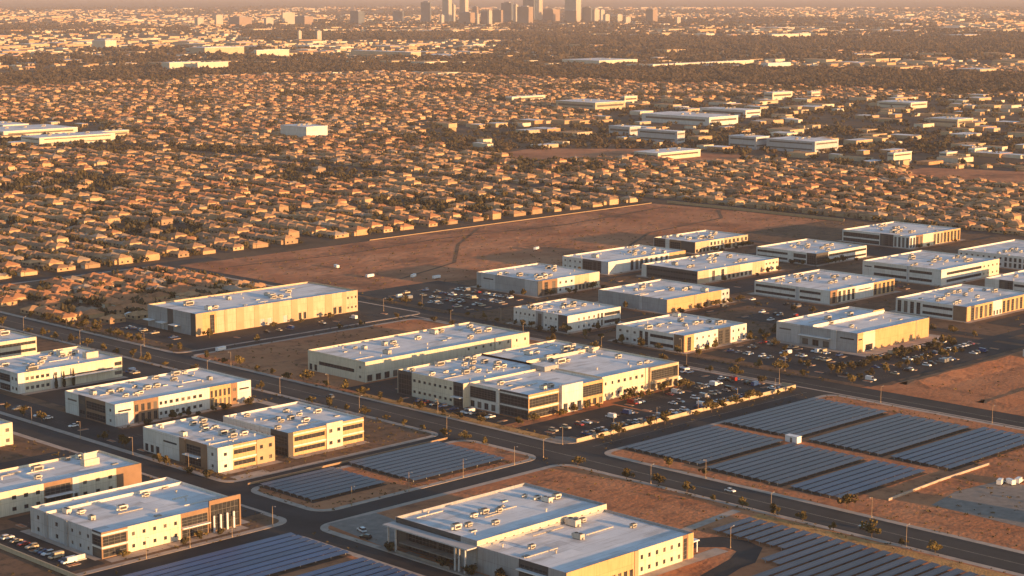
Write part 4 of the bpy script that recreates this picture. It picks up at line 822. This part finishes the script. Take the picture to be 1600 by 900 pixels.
for fw, x, y, rz, i, rw, j in cands:
    k = rnd.randrange(NH) if i != -99 else rnd.choice((0, 3, 6)); rc = roofs_for(x, y); wc = rnd.choice((0, 0, 1, 2)); px, py = proj(x, y, 3)
    if vis < 300 and -2 < px < 1602:
        vis += 1
        if i == -99: key = 'w%d' % rw; cnt[key] = cnt.get(key, 0) + 1; ds = '%s back in the %s lane by the striped warehouse' % (ordn(cnt[key]), ordn(rw + 1)); gr = 'low houses behind the striped warehouse'
        elif x < 1336: key = 'l%d_%d' % (i, rw); cnt[key] = cnt.get(key, 0) + 1; ds = '%s from field road, %s row of left estate' % (ordn(cnt[key]), ordn(2 * (i + 6) + rw + 1)); gr = 'houses of the left estate'
        else: key = 'r%d_%d' % (i, rw); cnt[key] = cnt.get(key, 0) + 1; ds = '%s along the %s row behind the red field' % (ordn(cnt[key]), ordn(2 * (i - 13) + rw)); gr = 'houses behind the red field'
        t = thing('house', '%s %s house, %s roof, %s' % ('two-storey' if k % 3 == 1 else 'low', WN[wc], RN[rc], ds), 'house', (x, y, .02), rz, gr)
        a, b, c, d = house_meshes(k, rc, wc); link('wall', a, t); link('roof', b, t); link('garage_door', d, t)
        for q in c[:4]: link('window', q, t)
    else:
        wv, wf, rv, rff = HV[k]; a_, b_h, c_ = rnd.uniform(.8, 1.2), rnd.uniform(.85, 1.15), rnd.uniform(.75, 1.05); far.add(wv, wf, 4 + wc, x, y, .02, rz, a_, b_h, c_); far.add(rv, rff, rc, x, y, .02, rz, a_, b_h, c_)
far.build('distant_houses', HROOF + HWALL, 'countless small tile-roofed houses filling the plain behind the nearer estates', 'houses')
print('houses', len(cands), 'cars', ncar[0])
# streets and garden walls of the estates
q = M()
for i in range(-6, 90):
    xs = 640 + i * 51.0
    ya = 1150 if xs < 1342 else 560
    q.quad((xs - 3.5, ya, .04), (xs + 3.5, ya, .04), (xs + 3.5, 6000, .04), (xs - 3.5, 6000, .04))
for b in range(0, 22):
    y = 560 + b * 257 + 251
    q.quad((1342 if y < 1150 else 250, y - 4, .045), (5200, y - 4, .045), (5200, y + 4, .045), (1342 if y < 1150 else 250, y + 4, .045))
struct('estate_streets', q, ASPH2)

# ------------------------------------------------------------------ trees of the estates, woods, the far city
def clump(seed):
    r_ = np.random.default_rng(seed); V = []; F = []
    for k in range(5):
        c = r_.normal(0, .38, 3) * np.array([1, 1, .5]) + np.array([0, 0, .72]); o = len(V); s_ = r_.uniform(.35, .6)
        for d in ((1, 0, 0), (0, 1, 0), (-1, 0, 0), (0, -1, 0), (0, 0, 1), (0, 0, -1)): V.append(c + np.array(d) * s_ * r_.uniform(.7, 1.25, 3) + r_.normal(0, .08, 3))
        F += [(o, o + 1, o + 4), (o + 1, o + 2, o + 4), (o + 2, o + 3, o + 4), (o + 3, o, o + 4), (o + 1, o, o + 5), (o + 2, o + 1, o + 5), (o + 3, o + 2, o + 5), (o, o + 3, o + 5)]
    for k in range(10):
        p = r_.normal(0, .45, 3) * np.array([1, 1, .5]) + np.array([0, 0, .75]); o = len(V)
        for _ in range(3): V.append(p + r_.normal(0, .16, 3))
        F.append((o, o + 1, o + 2))
    return np.array(V), F
CL = [clump(k) for k in range(6)]
# nearest estate trees one by one, then the mass
etr = Soup(); en = 0; tpos = []
for fw, x, y, rz, i, rw, j in cands:
    for _ in range(3):
        if rnd.random() < .75: tpos.append((fw, x + rnd.choice((-1, 1)) * rnd.uniform(7, 13), y + rnd.uniform(-7, 7)))
for fw, x, y in GAPT:
    for _ in range(4): tpos.append((fw, x + rnd.uniform(-10, 10), y + rnd.uniform(-7, 7)))
tpos.sort()
for fw, x, y in tpos:
    if x < 1338 and y < 1150 and not (598 < x < 768 and 955 < y < 1124): continue
    V, F = CL[rnd.randrange(6)]; r0 = rnd.uniform(1.6, 3.7) * (1.25 if rnd.random() < .15 else 1)
    etr.add(V, F, 0 if rnd.random() < .8 else 1, x, y, 0, rnd.uniform(0, 6), r0, r0, r0 * rnd.uniform(.9, 1.4))
etr.build('estate_trees', [LEAFD, LEAF], 'dark garden and street trees massed between the houses', 'trees')
wd = Soup()
def in_frame(x, y, m=30):
    px, py = proj(x, y, 5); return -m < px < 1600 + m and -10 < py
def scatter(poly_, n, fn):
    xs = [p[0] for p in poly_]; ys = [p[1] for p in poly_]; k = 0; tries = 0
    while k < n and tries < n * 40:
        tries += 1; x, y = rnd.uniform(min(xs), max(xs)), rnd.uniform(min(ys), max(ys))
        if inpoly(x, y, poly_) and in_frame(x, y): fn(x, y); k += 1
def wtree(x, y, a=5, b=9):
    V, F = CL[rnd.randrange(6)]; r0 = rnd.uniform(a, b); wd.add(V, F, 0, x, y, -1, rnd.uniform(0, 6), r0 * 1.4, r0 * 1.4, r0 * rnd.uniform(.8, 1.25))
for wi, n in ((0, 5200), (1, 500), (2, 2600), (3, 1100)): scatter(WOODS[wi], n, lambda x, y: wtree(x, y, 5 if wi == 0 else 7, 8.5 if wi == 0 else 12))
def noise_band(x, y): return math.sin(x * .0009 + 2 * math.sin(y * .0004)) + math.sin(y * .0013 + x * .0005 + 1) + .7 * math.sin((x - y) * .003) + .5 * math.sin((x + y) * .0061)
cone = lambda d0, d1: (lambda r: (lambda d, a: (d * math.sin(a + math.pi / 4), d * math.cos(a + math.pi / 4)))(math.sqrt(rnd.uniform(d0 * d0, d1 * d1)), rnd.uniform(-.285, .285)))(0)
cone_lin = lambda d0, d1: (lambda d, a: (d * math.sin(a + math.pi / 4), d * math.cos(a + math.pi / 4)))(d0 * (d1 / d0) ** rnd.random(), rnd.uniform(-.285, .285))
for _ in range(9000):
    x, y = cone_lin(2300, 5200)
    if inany(x, y, BARE) or (x < 1345 and y < 1160): continue
    if noise_band(x, y) > -.6: wtree(x, y, 2.6, 4.6)
for _ in range(13000):
    x, y = cone_lin(5000, 20000)
    if noise_band(x, y) > -.2: wtree(x, y, 7, 13)
wd.build('woodland', [WOOD], 'dark bands of woodland and far tree cover crossing the plain', 'woodland')
def etr2(x, y):
    V, F = CL[rnd.randrange(6)]; r0 = rnd.uniform(2.4, 5); city.add(V, F, 6, x, y, 0, rnd.uniform(0, 6), r0 * 1.2, r0 * 1.2, r0 * 1.1)
bx = M(); bx.box(-.5, .5, -.5, .5, 0, 1, bottom=False); BV = np.array(bx.v); BI = [5, 0, 0, 0, 0]
city = Soup()
CM = [HWALL[1], WALL['C'], WALL['T'], HWALL[0], HROOF[1], ROOF, LEAFD]
def cbox(x, y, a=14, b=60, h0=4, h1=9):
    l_ = rnd.uniform(a, b); s_ = l_ * rnd.uniform(.4, .9); k = rnd.choice((0, 0, 1, 2, 3, 4)); V = BV
    lx, ly = (l_, s_) if rnd.random() < .5 else (s_, l_)
    city.add(V, bx.f, [5 if rnd.random() < .3 else 4, k, k, k, k], x, y, 0, 0, lx, ly, rnd.uniform(h0, h1))
for si, n in ((0, 190), (1, 8), (2, 20), (3, 190), (4, 190)): scatter(SHOPS[si], n, lambda x, y: cbox(x, y, 10 if si < 3 else 20, 42 if si < 3 else 90, 3.5, 6.5 if si < 3 else 10))
for si, n in ((0, 900), (1, 160), (2, 160), (3, 700), (4, 900)): scatter(SHOPS[si], n, lambda x, y: etr2(x, y))
for _ in range(5200):
    x, y = cone_lin(4300, 9500)
    if noise_band(x, y) < .7 and not inany(x, y, WOODS): cbox(x, y, 9, 22, 3, 5.5) if rnd.random() < .9 else cbox(x, y, 25, 90, 5, 10)
for _ in range(6000):
    x, y = cone_lin(8500, 19000)
    if noise_band(x, y) < .5: cbox(x, y, 10, 45, 4, 7) if rnd.random() < .95 else cbox(x, y, 60, 160, 6, 12)
city.build('far_buildings', CM, 'countless pale buildings of the far city scattered over the hazy plain', 'buildings')

# ------------------------------------------------------------------ single buildings picked out in the middle distance
def pxblock(name, label, cat, xl, xc, xr, yt, yb, col='C', bands=2, grp=None, roofm=None, tower=None, maxd=80):
    F = at(xc, yb); lo, hi = 0, 900
    for _ in range(40):
        m_ = (lo + hi) / 2
        if proj(F[0], F[1], m_)[1] > yt: lo = m_
        else: hi = m_
    h_ = lo; r_ = at(xr, yt, h_) if yt > -8 else None
    dpx = math.hypot(*F) / FPX
    Lx = max(6, (xr - xc) * dpx * 1.41); Ly = max(8, (xc - xl) * dpx * 1.41) if xc - xl > 1 else Lx * .5
    if tower: Ly = min(Ly, maxd * 1.5); 
    t = thing(name, label, cat, (F[0], F[1], 0), 0, grp); q = M(); q.box(0, Lx, 0, Ly, 0, h_, bottom=False); q.build('wall', tower or WALL[col], t)
    q = M(); q.box(-.4, Lx + .4, -.4, Ly + .4, h_, h_ + (1.2 if h_ > 20 else .5)); ro = q.build('roof', roofm or (ROOF if not tower else tower), t)
    if h_ > 20:
        q = M(); q.box(Lx * .25, Lx * .75, Ly * .25, Ly * .75, h_ + 1.2, h_ + 1.2 + h_ * .05 + 1); q.build('rooftop_plant', WALL['G'], ro)
    else:
        for k in range(3 if Lx > 25 else 1): link('rooftop_unit', UNITS[k % 4], ro, (Lx * (.25 + .25 * k), Ly * .5, h_ + .5))
    for k in range(bands):
        z = h_ * (k + .5) / bands; zh = h_ / bands * .24
        q = M(); q.box(.06 * Lx, .94 * Lx, -.12, -.002, z, z + zh); q.build('window', TINT, t)
        if xc - xl > 2: q = M(); q.box(-.12, -.002, .06 * Ly, .94 * Ly, z, z + zh); q.build('window', TINT, t)
    return t
B_ = 'building'
for a in ((433, 479, 509, 199, 217, 'W', 0, 'white windowless warehouse block standing among the left-hand houses'), (-60, 6, 97, 206, 217, 'C', 1, 'long bright cream building low on the left picture edge'), (-50, 5, 36, 196, 206, 'C', 1, 'cream upper block just behind the long bright building at left edge'),
          (24, 62, 157, 216, 229, 'C', 2, 'long cream building with window row in front of the bright left-edge building'), (150, 160, 194, 206, 217, 'T', 1, 'tan block at the end of the bright left-edge buildings'), (1000, 1058, 1071, 206, 225, 'L', 2, 'grey block with bright narrow end wall beyond the red patch'),
          (953, 984, 1002, 199, 213, 'L', 1, 'grey block just left of the one with bright end wall'), (1143, 1181, 1205, 215, 234, 'L', 2, 'grey windowed block left of the longest grey office beyond the houses'), (1207, 1273, 1317, 222, 240, 'L', 2, 'longest grey office block beyond the right-hand houses'),
          (993, 1028, 1102, 240, 251, 'C', 1, 'low cream school-like building on the far edge of the red patch'), (1010, 1108, 1159, 184, 197, 'W', 1, 'long pale shed with bright windowed end below the shopping strip'), (1100, 1165, 1192, 173, 184, 'W', 1, 'white shed with bright cream end right of the long pale shed'),
          (870, 930, 980, 161, 174, 'T', 1, 'long tan building half hidden by trees in the centre distance'), (970, 976, 997, 151, 162, 'C', 1, 'small cream block beside the tree-hidden tan building'), (790, 800, 853, 152, 160, 'C', 1, 'low cream building left of the tree-hidden tan building'),
          (1380, 1423, 1455, 161, 170, 'C', 1, 'cream building in the middle of the right-hand shopping strip'), (1460, 1496, 1527, 187, 199, 'T', 1, 'tan building standing alone among dark trees at right'), (1195, 1207, 1243, 145, 157, 'C', 1, 'bright cream block just below the dark wood at right'),
          (1262, 1268, 1284, 144, 153, 'C', 1, 'tiny cream block below the dark wood, right of the bright one'), (1388, 1396, 1431, 240, 258, 'C', 2, 'cream stepped building beside the right-hand red patch'), (1470, 1479, 1500, 239, 247, 'C', 1, 'small cream shop right of the stepped building'),
          (1515, 1523, 1547, 233, 243, 'C', 1, 'small bright cream shop near the right edge'), (880, 936, 1000, 95, 103, 'C', 0, 'very long bright warehouse before the dark wood in the centre'), (1012, 1020, 1200, 101, 107, 'C', 0, 'longest hazy white warehouse along the edge of the dark wood'),
          (250, 265, 306, 98, 110, 'C', 0, 'bright block above the left wood, left one of a pair'), (306, 309, 350, 98, 110, 'C', 0, 'bright block above the left wood, right one of a pair'), (139, 165, 179, 64, 79, 'C', 0, 'boxy grey block with bright end standing over the left plain'),
          (292, 320, 373, 75, 87, 'T', 0, 'shaded block with long tan front right of the boxy grey one'), (396, 401, 446, 79, 91, 'C', 0, 'twin bright block on the plain under the leftmost towers'), (1190, 1200, 1241, 99, 107, 'W', 0, 'bright warehouse end just right of the longest hazy one'),
          (1200, 1206, 1277, 54, 61, 'C', 0, 'hazy strip of bright building high on the right plain'), (540, 642, 657, 82, 92, 'T', 0, 'low tan hall in the centre left haze before the wood'), (1480, 1500, 1547, 55, 60, 'T', 0, 'thin hazy building highest on the right plain')):
    pxblock('building', a[7], B_, *a[:5], a[5], a[6])
TG = 'towers of the downtown skyline'
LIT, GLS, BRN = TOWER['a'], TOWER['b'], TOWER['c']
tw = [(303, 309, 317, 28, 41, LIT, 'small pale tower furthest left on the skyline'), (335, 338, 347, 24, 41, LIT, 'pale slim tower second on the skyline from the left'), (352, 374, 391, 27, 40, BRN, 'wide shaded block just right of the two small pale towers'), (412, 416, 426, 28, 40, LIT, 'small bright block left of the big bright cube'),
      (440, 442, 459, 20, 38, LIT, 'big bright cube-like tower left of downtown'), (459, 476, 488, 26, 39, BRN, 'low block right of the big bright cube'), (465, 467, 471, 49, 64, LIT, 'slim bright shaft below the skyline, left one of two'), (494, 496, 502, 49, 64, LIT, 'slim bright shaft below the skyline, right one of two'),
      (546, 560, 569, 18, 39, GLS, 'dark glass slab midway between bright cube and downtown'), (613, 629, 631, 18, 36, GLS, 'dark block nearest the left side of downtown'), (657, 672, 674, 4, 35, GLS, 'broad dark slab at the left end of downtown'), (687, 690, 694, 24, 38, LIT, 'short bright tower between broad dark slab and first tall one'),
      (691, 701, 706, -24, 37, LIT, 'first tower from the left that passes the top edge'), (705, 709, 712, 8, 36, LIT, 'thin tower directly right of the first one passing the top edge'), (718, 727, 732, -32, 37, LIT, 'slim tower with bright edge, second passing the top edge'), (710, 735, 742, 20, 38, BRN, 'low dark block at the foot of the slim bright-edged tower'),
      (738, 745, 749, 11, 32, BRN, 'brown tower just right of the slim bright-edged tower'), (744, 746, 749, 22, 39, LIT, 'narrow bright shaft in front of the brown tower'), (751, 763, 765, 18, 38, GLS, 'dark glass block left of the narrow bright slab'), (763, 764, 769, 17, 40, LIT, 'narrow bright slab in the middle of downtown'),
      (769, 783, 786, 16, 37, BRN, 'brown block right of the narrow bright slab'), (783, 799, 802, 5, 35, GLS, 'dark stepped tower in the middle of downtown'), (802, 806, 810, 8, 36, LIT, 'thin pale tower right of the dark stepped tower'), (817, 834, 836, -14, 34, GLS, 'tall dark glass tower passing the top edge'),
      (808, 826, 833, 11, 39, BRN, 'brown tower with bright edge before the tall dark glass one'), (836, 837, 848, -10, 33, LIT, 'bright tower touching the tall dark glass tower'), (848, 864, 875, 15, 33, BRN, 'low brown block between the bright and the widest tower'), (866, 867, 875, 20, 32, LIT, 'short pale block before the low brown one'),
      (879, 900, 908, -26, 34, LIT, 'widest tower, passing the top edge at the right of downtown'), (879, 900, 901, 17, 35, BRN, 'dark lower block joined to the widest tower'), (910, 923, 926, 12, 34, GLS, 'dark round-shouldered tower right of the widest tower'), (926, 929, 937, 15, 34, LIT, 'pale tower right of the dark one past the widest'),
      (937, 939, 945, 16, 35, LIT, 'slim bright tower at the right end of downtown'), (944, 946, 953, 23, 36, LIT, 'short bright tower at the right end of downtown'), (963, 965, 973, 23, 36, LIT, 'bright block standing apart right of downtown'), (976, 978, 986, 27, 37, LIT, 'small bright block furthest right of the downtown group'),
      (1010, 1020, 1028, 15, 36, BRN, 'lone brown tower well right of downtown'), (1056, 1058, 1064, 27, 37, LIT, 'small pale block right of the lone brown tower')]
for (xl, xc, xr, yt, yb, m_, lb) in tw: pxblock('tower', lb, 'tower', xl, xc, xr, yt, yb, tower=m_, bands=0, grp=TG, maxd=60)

# ------------------------------------------------------------------ evening haze
q = M(); q.box(-3000, 62000, -3000, 62000, -1, 330); hz = D.objects.new('haze', q.mesh('haze', [])); C.objects.link(hz); hz['kind'] = 'stuff'; hz['label'] = 'warm evening haze over the whole plain'; hz['category'] = 'haze'
hm = D.materials.new('haze_air'); hm.use_nodes = True; t_ = hm.node_tree; t_.nodes.clear(); out = t_.nodes.new('ShaderNodeOutputMaterial'); pv = t_.nodes.new('ShaderNodeVolumePrincipled')
pv.inputs['Color'].default_value = (.86, .81, .88, 1); pv.inputs['Density'].default_value = 3.8e-5; pv.inputs['Anisotropy'].default_value = 0
t_.links.new(pv.outputs[0], out.inputs['Volume']); hz.data.materials.append(hm)
